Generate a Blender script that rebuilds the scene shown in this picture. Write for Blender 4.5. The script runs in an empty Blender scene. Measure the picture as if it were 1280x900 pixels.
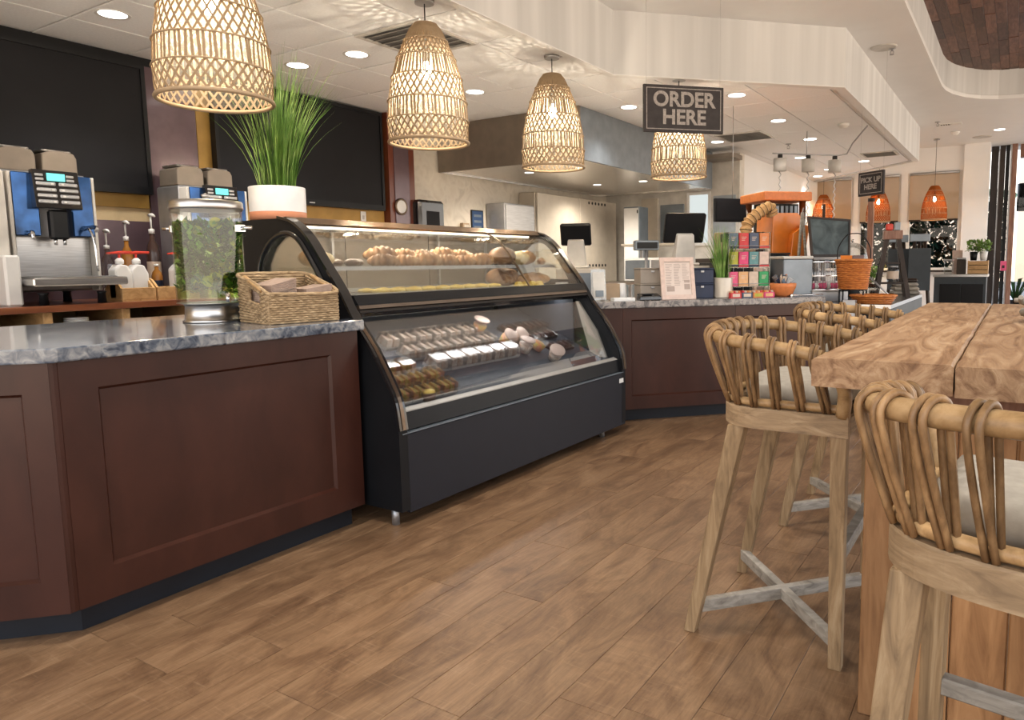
import bpy, math, random
from math import sin, cos, pi, radians, sqrt, atan2
from mathutils import Vector, Matrix
from mathutils.geometry import tessellate_polygon

random.seed(7)
SC = bpy.context.scene
COL = SC.collection

# ------------------------------------------------------------------ camera
# +Y runs along the pastry case and the table, +X from the back wall into the room
cam = bpy.data.cameras.new('camera')
cam.sensor_fit = 'HORIZONTAL'
cam.sensor_width = 36.0
cam.lens = 890.0 / 1280.0 * 36.0
cam.shift_x = -95.0 / 1280.0
cam.shift_y = -21.0 / 1280.0
cam.clip_start = 0.05
cam.clip_end = 300
cam_ob = bpy.data.objects.new('camera', cam)
COL.objects.link(cam_ob)
_f = Vector((-0.51277014, 0.85152058, -0.10945083))
_r = Vector((0.85726813, 0.51473941, -0.01160607))
_u = Vector((-0.04645584, 0.09977995, 0.99392445))
cam_ob.matrix_world = Matrix(((_r.x, _u.x, -_f.x, 0), (_r.y, _u.y, -_f.y, 0), (_r.z, _u.z, -_f.z, 1.15), (0, 0, 0, 1)))
SC.camera = cam_ob

# ------------------------------------------------------------------ view and world
SC.view_settings.view_transform = 'Standard'
SC.view_settings.look = 'None'
SC.view_settings.gamma = 1.0
SC.view_settings.use_curve_mapping = False
SC.view_settings.exposure = 0.9
SC.cycles.max_bounces = 9
SC.cycles.diffuse_bounces = 4
SC.cycles.glossy_bounces = 4
SC.cycles.transmission_bounces = 6
SC.cycles.transparent_max_bounces = 24
SC.cycles.sample_clamp_indirect = 6.0
SC.cycles.caustics_reflective = False
SC.cycles.caustics_refractive = False

W = bpy.data.worlds.new('dusk_sky')
SC.world = W
W.use_nodes = True
_n = W.node_tree.nodes
_l = W.node_tree.links
_n.clear()
_o = _n.new('ShaderNodeOutputWorld')
_b = _n.new('ShaderNodeBackground')
_tc = _n.new('ShaderNodeTexCoord')
_sx = _n.new('ShaderNodeSeparateXYZ')
_rp = _n.new('ShaderNodeValToRGB')
_l.new(_tc.outputs['Generated'], _sx.inputs[0])
_l.new(_sx.outputs['Z'], _rp.inputs[0])
_l.new(_rp.outputs[0], _b.inputs[0])
_l.new(_b.outputs[0], _o.inputs[0])
_e = _rp.color_ramp.elements
_e[0].position = 0.0
_e[0].color = (1.0, 0.82, 0.64, 1)
_e[1].position = 0.9
_e[1].color = (0.52, 0.68, 0.95, 1)
for _p, _c in ((0.06, (1.0, 0.90, 0.78, 1)), (0.16, (0.93, 0.95, 0.98, 1)), (0.45, (0.72, 0.84, 1.0, 1))):
    _k = _e.new(_p)
    _k.color = _c
_b.inputs[1].default_value = 1.75

# unseen ceiling spots added to light the floor and table: x, y, z
ADDED_SPOTS = [(-1.95, 1.3, 3.24), (-1.95, 3.4, 3.24), (.5, -.6, 3.60), (.5, 1.6, 3.60), (.5, 3.8, 3.60), (2.4, .6, 3.60), (2.4, 3.2, 3.60), (2.4, 6.0, 3.60), (-1.95, -.8, 3.24)]
ADDED_SPOT_ENERGY = 72

# ------------------------------------------------------------------ helpers
MATS = {}


def nt(name):
    m = bpy.data.materials.new(name)
    m.use_nodes = True
    n = m.node_tree.nodes
    n.clear()
    out = n.new('ShaderNodeOutputMaterial')
    return m, n, m.node_tree.links, out


def pbsdf(n, col=(.8, .8, .8), rough=.5, metal=0.0, spec=.5):
    b = n.new('ShaderNodeBsdfPrincipled')
    b.inputs['Base Color'].default_value = (*col, 1)
    b.inputs['Roughness'].default_value = rough
    b.inputs['Metallic'].default_value = metal
    b.inputs['Specular IOR Level'].default_value = spec
    return b


def plain(name, col, rough=.5, metal=0.0, spec=.5, var=.06, scale=8.0, bump=0.0, coat=0.0):
    """principled with a faint noise in colour and roughness"""
    m, n, l, out = nt(name)
    b = pbsdf(n, col, rough, metal, spec)
    if coat:
        b.inputs['Coat Weight'].default_value = coat
        b.inputs['Coat Roughness'].default_value = .1
    tc = n.new('ShaderNodeTexCoord')
    no = n.new('ShaderNodeTexNoise')
    no.inputs['Scale'].default_value = scale
    no.inputs['Detail'].default_value = 4
    l.new(tc.outputs['Object'], no.inputs['Vector'])
    rp = n.new('ShaderNodeValToRGB')
    rp.color_ramp.elements[0].position = .3
    rp.color_ramp.elements[1].position = .7
    rp.color_ramp.elements[0].color = (*[max(0, c * (1 - var * 2)) for c in col], 1)
    rp.color_ramp.elements[1].color = (*[min(1, c * (1 + var * 2)) for c in col], 1)
    l.new(no.outputs['Fac'], rp.inputs[0])
    l.new(rp.outputs[0], b.inputs['Base Color'])
    if bump:
        bp = n.new('ShaderNodeBump')
        bp.inputs['Strength'].default_value = bump
        bp.inputs['Distance'].default_value = .01
        l.new(no.outputs['Fac'], bp.inputs['Height'])
        l.new(bp.outputs[0], b.inputs['Normal'])
    l.new(b.outputs[0], out.inputs[0])
    return m


def wood(name, cols, rough=.5, stretch=(14, 1.2, 14), scale=2.0, rnd=.25, dist=1.2, bump=.15, coat=0.0, spec=.4):
    """grain stretched along one axis; Object Info gives every board its own offset and tone"""
    m, n, l, out = nt(name)
    b = pbsdf(n, cols[1], rough, 0, spec)
    if coat:
        b.inputs['Coat Weight'].default_value = coat
        b.inputs['Coat Roughness'].default_value = .18
    tc = n.new('ShaderNodeTexCoord')
    oi = n.new('ShaderNodeObjectInfo')
    mu = n.new('ShaderNodeMath')
    mu.operation = 'MULTIPLY'
    mu.inputs[1].default_value = 57.0
    l.new(oi.outputs['Random'], mu.inputs[0])
    mp = n.new('ShaderNodeMapping')
    mp.inputs['Scale'].default_value = stretch
    ad = n.new('ShaderNodeVectorMath')
    ad.operation = 'ADD'
    l.new(tc.outputs['Object'], mp.inputs['Vector'])
    l.new(mp.outputs[0], ad.inputs[0])
    l.new(mu.outputs[0], ad.inputs[1])
    no = n.new('ShaderNodeTexNoise')
    no.inputs['Scale'].default_value = scale
    no.inputs['Detail'].default_value = 7
    no.inputs['Roughness'].default_value = .62
    no.inputs['Distortion'].default_value = dist
    l.new(ad.outputs[0], no.inputs['Vector'])
    rp = n.new('ShaderNodeValToRGB')
    el = rp.color_ramp.elements
    k = len(cols)
    el[0].position = .28
    el[0].color = (*cols[0], 1)
    el[1].position = .72
    el[1].color = (*cols[-1], 1)
    for i in range(1, k - 1):
        e = el.new(.28 + .44 * i / (k - 1))
        e.color = (*cols[i], 1)
    l.new(no.outputs['Fac'], rp.inputs[0])
    hs = n.new('ShaderNodeHueSaturation')
    mr = n.new('ShaderNodeMapRange')
    mr.inputs['To Min'].default_value = 1 - rnd
    mr.inputs['To Max'].default_value = 1 + rnd
    l.new(oi.outputs['Random'], mr.inputs['Value'])
    l.new(mr.outputs[0], hs.inputs['Value'])
    l.new(rp.outputs[0], hs.inputs['Color'])
    l.new(hs.outputs[0], b.inputs['Base Color'])
    bp = n.new('ShaderNodeBump')
    bp.inputs['Strength'].default_value = bump
    bp.inputs['Distance'].default_value = .004
    l.new(no.outputs['Fac'], bp.inputs['Height'])
    l.new(bp.outputs[0], b.inputs['Normal'])
    l.new(b.outputs[0], out.inputs[0])
    return m


def ramp_noise(name, stops, scale, rough=.4, metal=0, detail=8, dist=.6, stretch=(1, 1, 1), bump=0, spec=.5, coat=0):
    m, n, l, out = nt(name)
    b = pbsdf(n, stops[0][1], rough, metal, spec)
    if coat:
        b.inputs['Coat Weight'].default_value = coat
        b.inputs['Coat Roughness'].default_value = .05
    tc = n.new('ShaderNodeTexCoord')
    mp = n.new('ShaderNodeMapping')
    mp.inputs['Scale'].default_value = stretch
    no = n.new('ShaderNodeTexNoise')
    no.inputs['Scale'].default_value = scale
    no.inputs['Detail'].default_value = detail
    no.inputs['Distortion'].default_value = dist
    l.new(tc.outputs['Object'], mp.inputs[0])
    l.new(mp.outputs[0], no.inputs['Vector'])
    rp = n.new('ShaderNodeValToRGB')
    el = rp.color_ramp.elements
    el[0].position, el[0].color = stops[0][0], (*stops[0][1], 1)
    el[1].position, el[1].color = stops[-1][0], (*stops[-1][1], 1)
    for p, c in stops[1:-1]:
        e = el.new(p)
        e.color = (*c, 1)
    l.new(no.outputs['Fac'], rp.inputs[0])
    l.new(rp.outputs[0], b.inputs['Base Color'])
    if bump:
        bp = n.new('ShaderNodeBump')
        bp.inputs['Strength'].default_value = bump
        bp.inputs['Distance'].default_value = .01
        l.new(no.outputs['Fac'], bp.inputs['Height'])
        l.new(bp.outputs[0], b.inputs['Normal'])
    l.new(b.outputs[0], out.inputs[0])
    return m


def glass(name, tint=(1, 1, 1), gloss=.12, rough=.02, fres=True):
    """thin pane: mostly see-through with a fresnel reflection"""
    m, n, l, out = nt(name)
    t = n.new('ShaderNodeBsdfTransparent')
    t.inputs[0].default_value = (*tint, 1)
    g = n.new('ShaderNodeBsdfGlossy')
    g.inputs['Roughness'].default_value = rough
    mx = n.new('ShaderNodeMixShader')
    if fres:
        lw = n.new('ShaderNodeLayerWeight')
        lw.inputs[0].default_value = .35
        mr = n.new('ShaderNodeMapRange')
        mr.inputs['To Min'].default_value = gloss * .5
        mr.inputs['To Max'].default_value = min(1, gloss * 4)
        l.new(lw.outputs['Fresnel'], mr.inputs['Value'])
        l.new(mr.outputs[0], mx.inputs[0])
    else:
        mx.inputs[0].default_value = gloss
    l.new(t.outputs[0], mx.inputs[1])
    l.new(g.outputs[0], mx.inputs[2])
    l.new(mx.outputs[0], out.inputs[0])
    return m


def glow(name, col, strength):
    m, n, l, out = nt(name)
    e = n.new('ShaderNodeEmission')
    e.inputs[0].default_value = (*col, 1)
    e.inputs[1].default_value = strength
    l.new(e.outputs[0], out.inputs[0])
    return m


def translucent(name, col, trans=.5, see=0.0, var=.15, scale=30):
    m, n, l, out = nt(name)
    d = n.new('ShaderNodeBsdfDiffuse')
    t = n.new('ShaderNodeBsdfTranslucent')
    tc = n.new('ShaderNodeTexCoord')
    no = n.new('ShaderNodeTexNoise')
    no.inputs['Scale'].default_value = scale
    l.new(tc.outputs['Object'], no.inputs['Vector'])
    rp = n.new('ShaderNodeValToRGB')
    rp.color_ramp.elements[0].color = (*[c * (1 - var) for c in col], 1)
    rp.color_ramp.elements[1].color = (*[min(1, c * (1 + var)) for c in col], 1)
    l.new(no.outputs['Fac'], rp.inputs[0])
    l.new(rp.outputs[0], d.inputs[0])
    l.new(rp.outputs[0], t.inputs[0])
    mx = n.new('ShaderNodeMixShader')
    mx.inputs[0].default_value = trans
    l.new(d.outputs[0], mx.inputs[1])
    l.new(t.outputs[0], mx.inputs[2])
    last = mx
    if see:
        tr = n.new('ShaderNodeBsdfTransparent')
        m2 = n.new('ShaderNodeMixShader')
        m2.inputs[0].default_value = see
        l.new(mx.outputs[0], m2.inputs[1])
        l.new(tr.outputs[0], m2.inputs[2])
        last = m2
    l.new(last.outputs[0], out.inputs[0])
    return m


class MB:
    """collects vertices and faces; build() links them as one mesh object"""

    def __init__(s):
        s.v, s.f, s.sm = [], [], []

    def add(s, vs, fs, smooth=False):
        o = len(s.v)
        s.v += [tuple(p) for p in vs]
        s.f += [tuple(i + o for i in f) for f in fs]
        s.sm += [smooth] * len(fs)
        return s

    def box(s, x0, y0, z0, x1, y1, z1, ch=0.0):
        if x0 > x1: x0, x1 = x1, x0
        if y0 > y1: y0, y1 = y1, y0
        if z0 > z1: z0, z1 = z1, z0
        if not ch:
            v = [(x, y, z) for z in (z0, z1) for y in (y0, y1) for x in (x0, x1)]
            return s.add(v, [(0, 2, 3, 1), (4, 5, 7, 6), (0, 1, 5, 4), (2, 6, 7, 3), (0, 4, 6, 2), (1, 3, 7, 5)])
        # chamfered box: 24 vertices
        c = min(ch, (x1 - x0) * .45, (y1 - y0) * .45, (z1 - z0) * .45)
        X, Y, Z = (x0, x1), (y0, y1), (z0, z1)
        vs, idx = [], {}
        for i in (0, 1):
            for j in (0, 1):
                for k in (0, 1):
                    dx, dy, dz = (c if i == 0 else -c), (c if j == 0 else -c), (c if k == 0 else -c)
                    idx[i, j, k, 0] = len(vs); vs.append((X[i], Y[j] + dy, Z[k] + dz))
                    idx[i, j, k, 1] = len(vs); vs.append((X[i] + dx, Y[j], Z[k] + dz))
                    idx[i, j, k, 2] = len(vs); vs.append((X[i] + dx, Y[j] + dy, Z[k]))
        fs = []
        q = ((0, 0), (1, 0), (1, 1), (0, 1))
        for i in (0, 1):
            fs.append([idx[i, a, b, 0] for a, b in (q if i else q[::-1])])
            fs.append([idx[a, i, b, 1] for a, b in (q[::-1] if i else q)])
            fs.append([idx[a, b, i, 2] for a, b in (q if i else q[::-1])])
        for a in (0, 1):
            for b in (0, 1):
                fs.append([idx[a, b, 0, 0], idx[a, b, 1, 0], idx[a, b, 1, 1], idx[a, b, 0, 1]])
                fs.append([idx[a, 0, b, 0], idx[a, 1, b, 0], idx[a, 1, b, 2], idx[a, 0, b, 2]])
                fs.append([idx[0, a, b, 1], idx[1, a, b, 1], idx[1, a, b, 2], idx[0, a, b, 2]])
                for k in (0, 1):
                    fs.append([idx[a, b, k, 0], idx[a, b, k, 1], idx[a, b, k, 2]])
        # orient outward
        cx, cy, cz = (x0 + x1) / 2, (y0 + y1) / 2, (z0 + z1) / 2
        out = []
        for f in fs:
            p = [Vector(vs[i]) for i in f]
            nrm = (p[1] - p[0]).cross(p[2] - p[0])
            ctr = sum(p, Vector()) / len(p) - Vector((cx, cy, cz))
            out.append(tuple(f) if nrm.dot(ctr) > 0 else tuple(f[::-1]))
        return s.add(vs, out)

    def hexa(s, a, b):
        """solid between two quads a (4 pts) and b (4 pts)"""
        return s.add(list(a) + list(b), [(3, 2, 1, 0), (4, 5, 6, 7), (0, 1, 5, 4), (1, 2, 6, 5), (2, 3, 7, 6), (3, 0, 4, 7)])

    def tube(s, pts, r, n=8, closed=False, cap=True, flat=None):
        """round (or flattened: flat = thickness ratio along up) tube through points; r may be a list"""
        P = [Vector(p) for p in pts]
        k = len(P)
        R = r if isinstance(r, (list, tuple)) else [r] * k
        o = len(s.v)
        prev = None
        for i in range(k):
            if closed:
                t = P[(i + 1) % k] - P[i - 1]
            else:
                t = P[min(i + 1, k - 1)] - P[max(i - 1, 0)]
            if t.length < 1e-9: t = Vector((0, 0, 1))
            t.normalize()
            if prev is None:
                a = t.cross(Vector((0, 0, 1)))
                if a.length < 1e-4: a = t.cross(Vector((0, 1, 0)))
                a.normalize()
            else:
                a = prev - t * prev.dot(t)
                if a.length < 1e-6: a = t.cross(Vector((0, 0, 1)))
                a.normalize()
            prev = a
            b = t.cross(a)
            fl = flat if flat else 1.0
            for j in range(n):
                w = 2 * pi * j / n
                s.v.append(tuple(P[i] + a * (cos(w) * R[i]) + b * (sin(w) * R[i] * fl)))
        m = k if closed else k - 1
        for i in range(m):
            for j in range(n):
                i2 = (i + 1) % k
                s.f.append((o + i * n + j, o + i2 * n + j, o + i2 * n + (j + 1) % n, o + i * n + (j + 1) % n))
                s.sm.append(True)
        if not closed and cap:
            s.f.append(tuple(o + j for j in range(n))); s.sm.append(False)
            s.f.append(tuple(o + (k - 1) * n + j for j in reversed(range(n)))); s.sm.append(False)
        return s

    def lathe(s, prof, n=24, c=(0, 0, 0), cap=True, smooth=True, sx=1, sy=1):
        o = len(s.v)
        for r, z in prof:
            for j in range(n):
                w = 2 * pi * j / n
                s.v.append((c[0] + r * cos(w) * sx, c[1] + r * sin(w) * sy, c[2] + z))
        for i in range(len(prof) - 1):
            for j in range(n):
                s.f.append((o + i * n + j, o + i * n + (j + 1) % n, o + (i + 1) * n + (j + 1) % n, o + (i + 1) * n + j))
                s.sm.append(smooth)
        if cap:
            if prof[0][0] > 1e-6:
                s.f.append(tuple(o + j for j in reversed(range(n)))); s.sm.append(False)
            if prof[-1][0] > 1e-6:
                s.f.append(tuple(o + (len(prof) - 1) * n + j for j in range(n))); s.sm.append(False)
        return s

    def cyl(s, c, r, h, n=16, r2=None, axis='z'):
        r2 = r if r2 is None else r2
        k = len(s.v)
        s.lathe([(r, 0), (r2, h)], n)
        if axis != 'z':
            for i in range(k, len(s.v)):
                x, y, z = s.v[i]
                s.v[i] = (z, x, y) if axis == 'x' else (y, z, x)
        for i in range(k, len(s.v)):
            x, y, z = s.v[i]
            s.v[i] = (x + c[0], y + c[1], z + c[2])
        return s

    def ball(s, c, rx, ry, rz, n=14, m=9, wob=0, seed=0):
        rn = random.Random(seed)
        vs, fs = [], []
        for i in range(m + 1):
            th = pi * i / m
            for j in range(n):
                w = 2 * pi * j / n
                k = 1 + wob * (rn.random() - .5)
                vs.append((c[0] + rx * k * sin(th) * cos(w), c[1] + ry * k * sin(th) * sin(w), c[2] + rz * k * cos(th)))
        for i in range(m):
            for j in range(n):
                fs.append((i * n + j, (i + 1) * n + j, (i + 1) * n + (j + 1) % n, i * n + (j + 1) % n))
        return s.add(vs, fs, True)

    def prism(s, poly, a0, a1, axis='z', holes=()):
        """polygon (2-D) with holes extruded between a0 and a1 along the axis.
        axis z: (u,v)->(x,y); axis y: (u,v)->(x,z); axis x: (u,v)->(y,z)"""
        def pt(u, v, a):
            return (u, v, a) if axis == 'z' else ((u, a, v) if axis == 'y' else (a, u, v))
        loops = [list(poly)] + [list(h) for h in holes]
        flat = [p for lp in loops for p in lp]
        tris = tessellate_polygon([[Vector((p[0], p[1], 0)) for p in lp] for lp in loops])
        o = len(s.v)
        N = len(flat)
        s.v += [pt(p[0], p[1], a0) for p in flat] + [pt(p[0], p[1], a1) for p in flat]
        for t in tris:
            s.f.append(tuple(o + i for i in t)); s.sm.append(False)
            s.f.append(tuple(o + N + i for i in reversed(t))); s.sm.append(False)
        b = 0
        for lp in loops:
            k = len(lp)
            for i in range(k):
                i2 = (i + 1) % k
                s.f.append((o + b + i, o + b + i2, o + N + b + i2, o + N + b + i)); s.sm.append(False)
            b += k
        return s

    def sheet(s, prof, a0, a1, axis='y', th=.006, smooth=True):
        """open profile (u,v) swept straight between a0 and a1, with thickness"""
        k = len(prof)
        up = []
        for i in range(k):
            p, q = prof[max(i - 1, 0)], prof[min(i + 1, k - 1)]
            dx, dy = q[0] - p[0], q[1] - p[1]
            L = sqrt(dx * dx + dy * dy) or 1
            up.append((prof[i][0] - dy / L * th, prof[i][1] + dx / L * th))
        ring = list(prof) + up[::-1]
        K = len(ring)

        def pt(u, v, a):
            return (u, a, v) if axis == 'y' else ((a, u, v) if axis == 'x' else (u, v, a))
        vs = [pt(u, v, a0) for u, v in ring] + [pt(u, v, a1) for u, v in ring]
        fs, sm = [], []
        for i in range(K):
            i2 = (i + 1) % K
            fs.append((i, i2, K + i2, K + i))
        for i in range(k - 1):
            fs.append((i, i + 1, K - 2 - i, K - 1 - i))
            fs.append((K + i, K + i + 1, 2 * K - 2 - i, 2 * K - 1 - i))
        return s.add(vs, fs, False)

    def xform(s, M):
        s.v = [tuple(M @ Vector(p)) for p in s.v]
        return s

    def build(s, name, mat, parent=None, loc=(0, 0, 0), rot=(0, 0, 0), world=False, bevel=0.0, fix=False):
        me = bpy.data.meshes.new(name)
        me.from_pydata(s.v, [], s.f)
        me.polygons.foreach_set('use_smooth', s.sm)
        if mat: me.materials.append(mat)
        me.update()
        if fix:
            import bmesh
            bm = bmesh.new(); bm.from_mesh(me)
            bmesh.ops.recalc_face_normals(bm, faces=bm.faces)
            bm.to_mesh(me); bm.free()
        o = bpy.data.objects.new(name, me)
        COL.objects.link(o)
        o.location = loc
        o.rotation_euler = rot
        if parent:
            o.parent = parent
            if world: o.location = -Vector(abs_loc(parent))
        if bevel:
            b = o.modifiers.new('bevel', 'BEVEL')
            b.width = bevel; b.segments = 2; b.limit_method = 'ANGLE'
        return o


def abs_loc(o):
    v = Vector(o.location)
    while o.parent:
        o = o.parent
        v = v + Vector(o.location)
    return v


def thing(name, label, cat, loc=(0, 0, 0), rz=0.0, group=None):
    o = bpy.data.objects.new(name, None)
    COL.objects.link(o)
    o.empty_display_size = .05
    o.location = loc
    o.rotation_euler = (0, 0, rz)
    return tag(o, label, cat, group)


def tag(o, label, cat, group=None, kind=None):
    if label: o['label'] = label
    if cat: o['category'] = cat
    if group: o['group'] = group
    if kind: o['kind'] = kind
    return o


def struct(o):
    o['kind'] = 'structure'
    return o


def dup(src, loc=None, rz=None, label=None, group=None, scale=None, seen=None):
    """a copy of a thing with copies of its parts and sub-parts (mesh data shared)"""
    c = src.copy()
    COL.objects.link(c)
    if loc is not None: c.location = loc
    if rz is not None: c.rotation_euler = (0, 0, rz)
    if label: c['label'] = label
    if group: c['group'] = group
    if scale: c.scale = (scale, scale, scale)
    for ch in src.children:
        d = ch.copy(); COL.objects.link(d); d.parent = c
        for g in ch.children:
            e = g.copy(); COL.objects.link(e); e.parent = d
    return c


def lettering(text, size, mat, parent, loc, rot, name='lettering', bold=.012, depth=.002, align='CENTER', spacing=1.0, line=1.0):
    cu = bpy.data.curves.new(name, 'FONT')
    cu.body = text
    cu.size = size
    cu.offset = bold * size
    cu.extrude = depth
    cu.align_x = align
    cu.align_y = 'CENTER'
    cu.space_character = spacing
    cu.space_line = line
    t = bpy.data.objects.new(name + '_tmp', cu)
    COL.objects.link(t)
    bpy.context.view_layer.update()
    dg = bpy.context.evaluated_depsgraph_get()
    me = bpy.data.meshes.new_from_object(t.evaluated_get(dg))
    bpy.data.objects.remove(t)
    me.name = name
    me.materials.clear()
    me.materials.append(mat)
    o = bpy.data.objects.new(name, me)
    COL.objects.link(o)
    o.parent = parent
    o.location = loc
    o.rotation_euler = rot
    return o


def arc(cx, cy, r, a0, a1, n):
    return [(cx + r * cos(radians(a0 + (a1 - a0) * i / n)), cy + r * sin(radians(a0 + (a1 - a0) * i / n))) for i in range(n + 1)]


def catmull(pts, n=6):
    P = [Vector(p) for p in pts]
    P = [P[0] * 2 - P[1]] + P + [P[-1] * 2 - P[-2]]
    out = []
    for i in range(1, len(P) - 2):
        for k in range(n):
            t = k / n
            a, b, c, d = P[i - 1], P[i], P[i + 1], P[i + 2]
            out.append(.5 * ((2 * b) + (c - a) * t + (2 * a - 5 * b + 4 * c - d) * t * t + (3 * b - a - 3 * c + d) * t ** 3))
    out.append(P[-2])
    return out


ORD = ['first', 'second', 'third', 'fourth', 'fifth', 'sixth', 'seventh', 'eighth', 'ninth', 'tenth', 'eleventh', 'twelfth',
       'thirteenth', 'fourteenth', 'fifteenth', 'sixteenth', 'seventeenth', 'eighteenth', 'nineteenth', 'twentieth']

# ------------------------------------------------------------------ materials
M = {}
M['floor_plain'] = wood('vinyl_plank', [(.095, .046, .022), (.185, .098, .050), (.255, .145, .080), (.32, .195, .115)], rough=.40, stretch=(8, 1.3, 8), scale=1.9, rnd=.10, dist=2.2, bump=.05)
def floor_mat():
    m, n, l, out = nt('vinyl_plank_floor')
    b = pbsdf(n, (.3, .17, .09), .38, 0, .4)
    tc = n.new('ShaderNodeTexCoord'); oi = n.new('ShaderNodeObjectInfo')
    mu = n.new('ShaderNodeMath'); mu.operation = 'MULTIPLY'; mu.inputs[1].default_value = 83.0
    l.new(oi.outputs['Random'], mu.inputs[0])
    ad = n.new('ShaderNodeVectorMath'); ad.operation = 'ADD'
    l.new(tc.outputs['Object'], ad.inputs[0]); l.new(mu.outputs[0], ad.inputs[1])

    def noise(sc, st, det, dist, rgh=.6):
        mp = n.new('ShaderNodeMapping'); mp.inputs['Scale'].default_value = st
        no = n.new('ShaderNodeTexNoise'); no.inputs['Scale'].default_value = sc; no.inputs['Detail'].default_value = det
        no.inputs['Distortion'].default_value = dist; no.inputs['Roughness'].default_value = rgh
        l.new(ad.outputs[0], mp.inputs[0]); l.new(mp.outputs[0], no.inputs['Vector'])
        return no
    blot = noise(3.0, (2.6, .9, 1), 8, 1.1, .72)
    grain = noise(13.0, (9, .5, 1), 6, .5, .7)
    scratch = noise(26.0, (.35, 5, 1), 3, .2, .5)
    rp = n.new('ShaderNodeValToRGB'); el = rp.color_ramp.elements
    el[0].position, el[0].color = .26, (.095, .050, .026, 1)
    el[1].position, el[1].color = .78, (.325, .200, .113, 1)
    for p, c in ((.43, (.172, .095, .050, 1)), (.56, (.245, .142, .075, 1))):
        e = el.new(p); e.color = c
    l.new(blot.outputs['Fac'], rp.inputs[0])
    r2 = n.new('ShaderNodeValToRGB'); r2.color_ramp.elements[0].position = .30; r2.color_ramp.elements[1].position = .62
    r2.color_ramp.elements[0].color = (.58, .54, .50, 1); r2.color_ramp.elements[1].color = (1.05, 1.05, 1.05, 1)
    l.new(grain.outputs['Fac'], r2.inputs[0])
    mx = n.new('ShaderNodeMixRGB'); mx.blend_type = 'MULTIPLY'; mx.inputs[0].default_value = .75
    l.new(rp.outputs[0], mx.inputs[1]); l.new(r2.outputs[0], mx.inputs[2])
    r3 = n.new('ShaderNodeValToRGB'); r3.color_ramp.elements[0].position = .60; r3.color_ramp.elements[1].position = .75
    r3.color_ramp.elements[0].color = (0, 0, 0, 1); r3.color_ramp.elements[1].color = (.22, .22, .22, 1)
    l.new(scratch.outputs['Fac'], r3.inputs[0])
    m2 = n.new('ShaderNodeMixRGB'); m2.inputs[2].default_value = (.44, .30, .18, 1)
    l.new(r3.outputs[0], m2.inputs[0]); l.new(mx.outputs[0], m2.inputs[1])
    hs = n.new('ShaderNodeHueSaturation'); mr = n.new('ShaderNodeMapRange')
    mr.inputs['To Min'].default_value = .82; mr.inputs['To Max'].default_value = .96
    l.new(oi.outputs['Random'], mr.inputs['Value']); l.new(mr.outputs[0], hs.inputs['Value']); l.new(m2.outputs[0], hs.inputs['Color'])
    l.new(hs.outputs[0], b.inputs['Base Color'])
    bp = n.new('ShaderNodeBump'); bp.inputs['Strength'].default_value = .05; bp.inputs['Distance'].default_value = .003
    l.new(grain.outputs['Fac'], bp.inputs['Height']); l.new(bp.outputs[0], b.inputs['Normal'])
    l.new(b.outputs[0], out.inputs[0])
    return m


M['floor'] = floor_mat()
M['grout'] = plain('floor_seam', (.14, .078, .043), .7)
M['cab'] = wood('cabinet_mahogany', [(.028, .0088, .0056), (.039, .0125, .008), (.050, .0165, .0105)], rough=.36, stretch=(2, 2, 1), scale=3, rnd=.05, dist=.4, bump=.02, coat=.12, spec=.28)
M['toe'] = plain('black_vinyl_base', (.009, .011, .016), .45, 0, .3)
M['granite'] = ramp_noise('blue_granite', [(.30, (.025, .033, .052)), (.43, (.075, .09, .118)), (.53, (.145, .158, .18)), (.64, (.235, .24, .245)), (.75, (.12, .137, .17))], 30, rough=.14, detail=10, dist=.8, coat=.4)
M['granite2'] = ramp_noise('grey_granite', [(.30, (.05, .05, .055)), (.45, (.16, .15, .15)), (.56, (.32, .29, .27)), (.7, (.20, .19, .19))], 16, rough=.2, detail=10, dist=1.4)
M['black'] = plain('black_satin', (.007, .0075, .009), .42, 0, .25)
M['blackgloss'] = plain('black_gloss', (.008, .008, .009), .12, coat=.5)
M['casepanel'] = plain('charcoal_panel', (.0115, .0125, .0185), .5, 0, .35, var=.03)
M['liner_grey'] = plain('grey_liner', (.045, .052, .066), .55, 0, .3)
M['steel'] = ramp_noise('brushed_steel', [(.3, (.46, .45, .44)), (.7, (.62, .61, .60))], 6, rough=.28, metal=1, stretch=(1, 1, 30))
M['steelh'] = ramp_noise('brushed_steel_hood', [(.3, (.66, .63, .59)), (.7, (.80, .77, .73))], 5, rough=.26, metal=.75, stretch=(3, 3, 1), bump=.02)
M['steeldull'] = plain('steel_dull', (.42, .42, .43), .42, .8)
M['chrome'] = plain('chrome', (.72, .72, .73), .12, 1.0, var=.02)
M['bronze'] = plain('bronze_trim', (.20, .145, .105), .30, .9)
M['white'] = plain('white_plastic', (.75, .74, .72), .4, var=.02)
M['offwhite'] = plain('offwhite_panel', (.60, .57, .52), .45)
M['tile'] = plain('ceiling_tile', (.87, .875, .885), .85, var=.02, scale=60, bump=.05)
M['tbar'] = plain('ceiling_grid', (.50, .49, .48), .6)
M['drywall'] = ramp_noise('white_plaster', [(.3, (.76, .76, .765)), (.7, (.80, .80, .805))], 2, rough=.8, stretch=(1, 1, 1))
M['streaked'] = ramp_noise('white_plaster_streaked', [(.3, (.52, .525, .53)), (.5, (.60, .605, .61)), (.7, (.69, .695, .70))], 5.0, rough=.55, stretch=(1, 1, .04), detail=4, dist=0)  # vertical lighter and darker streaks in the colour
M['woodceil'] = wood('ceiling_boards', [(.05, .022, .014), (.11, .052, .034), (.17, .088, .06)], rough=.5, stretch=(8, 1.2, 8), scale=3, rnd=.45)
M['tan'] = plain('tan_wall', (.50, .38, .22), .6)
M['ochre'] = plain('ochre_wall', (.42, .25, .06), .55)
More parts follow.
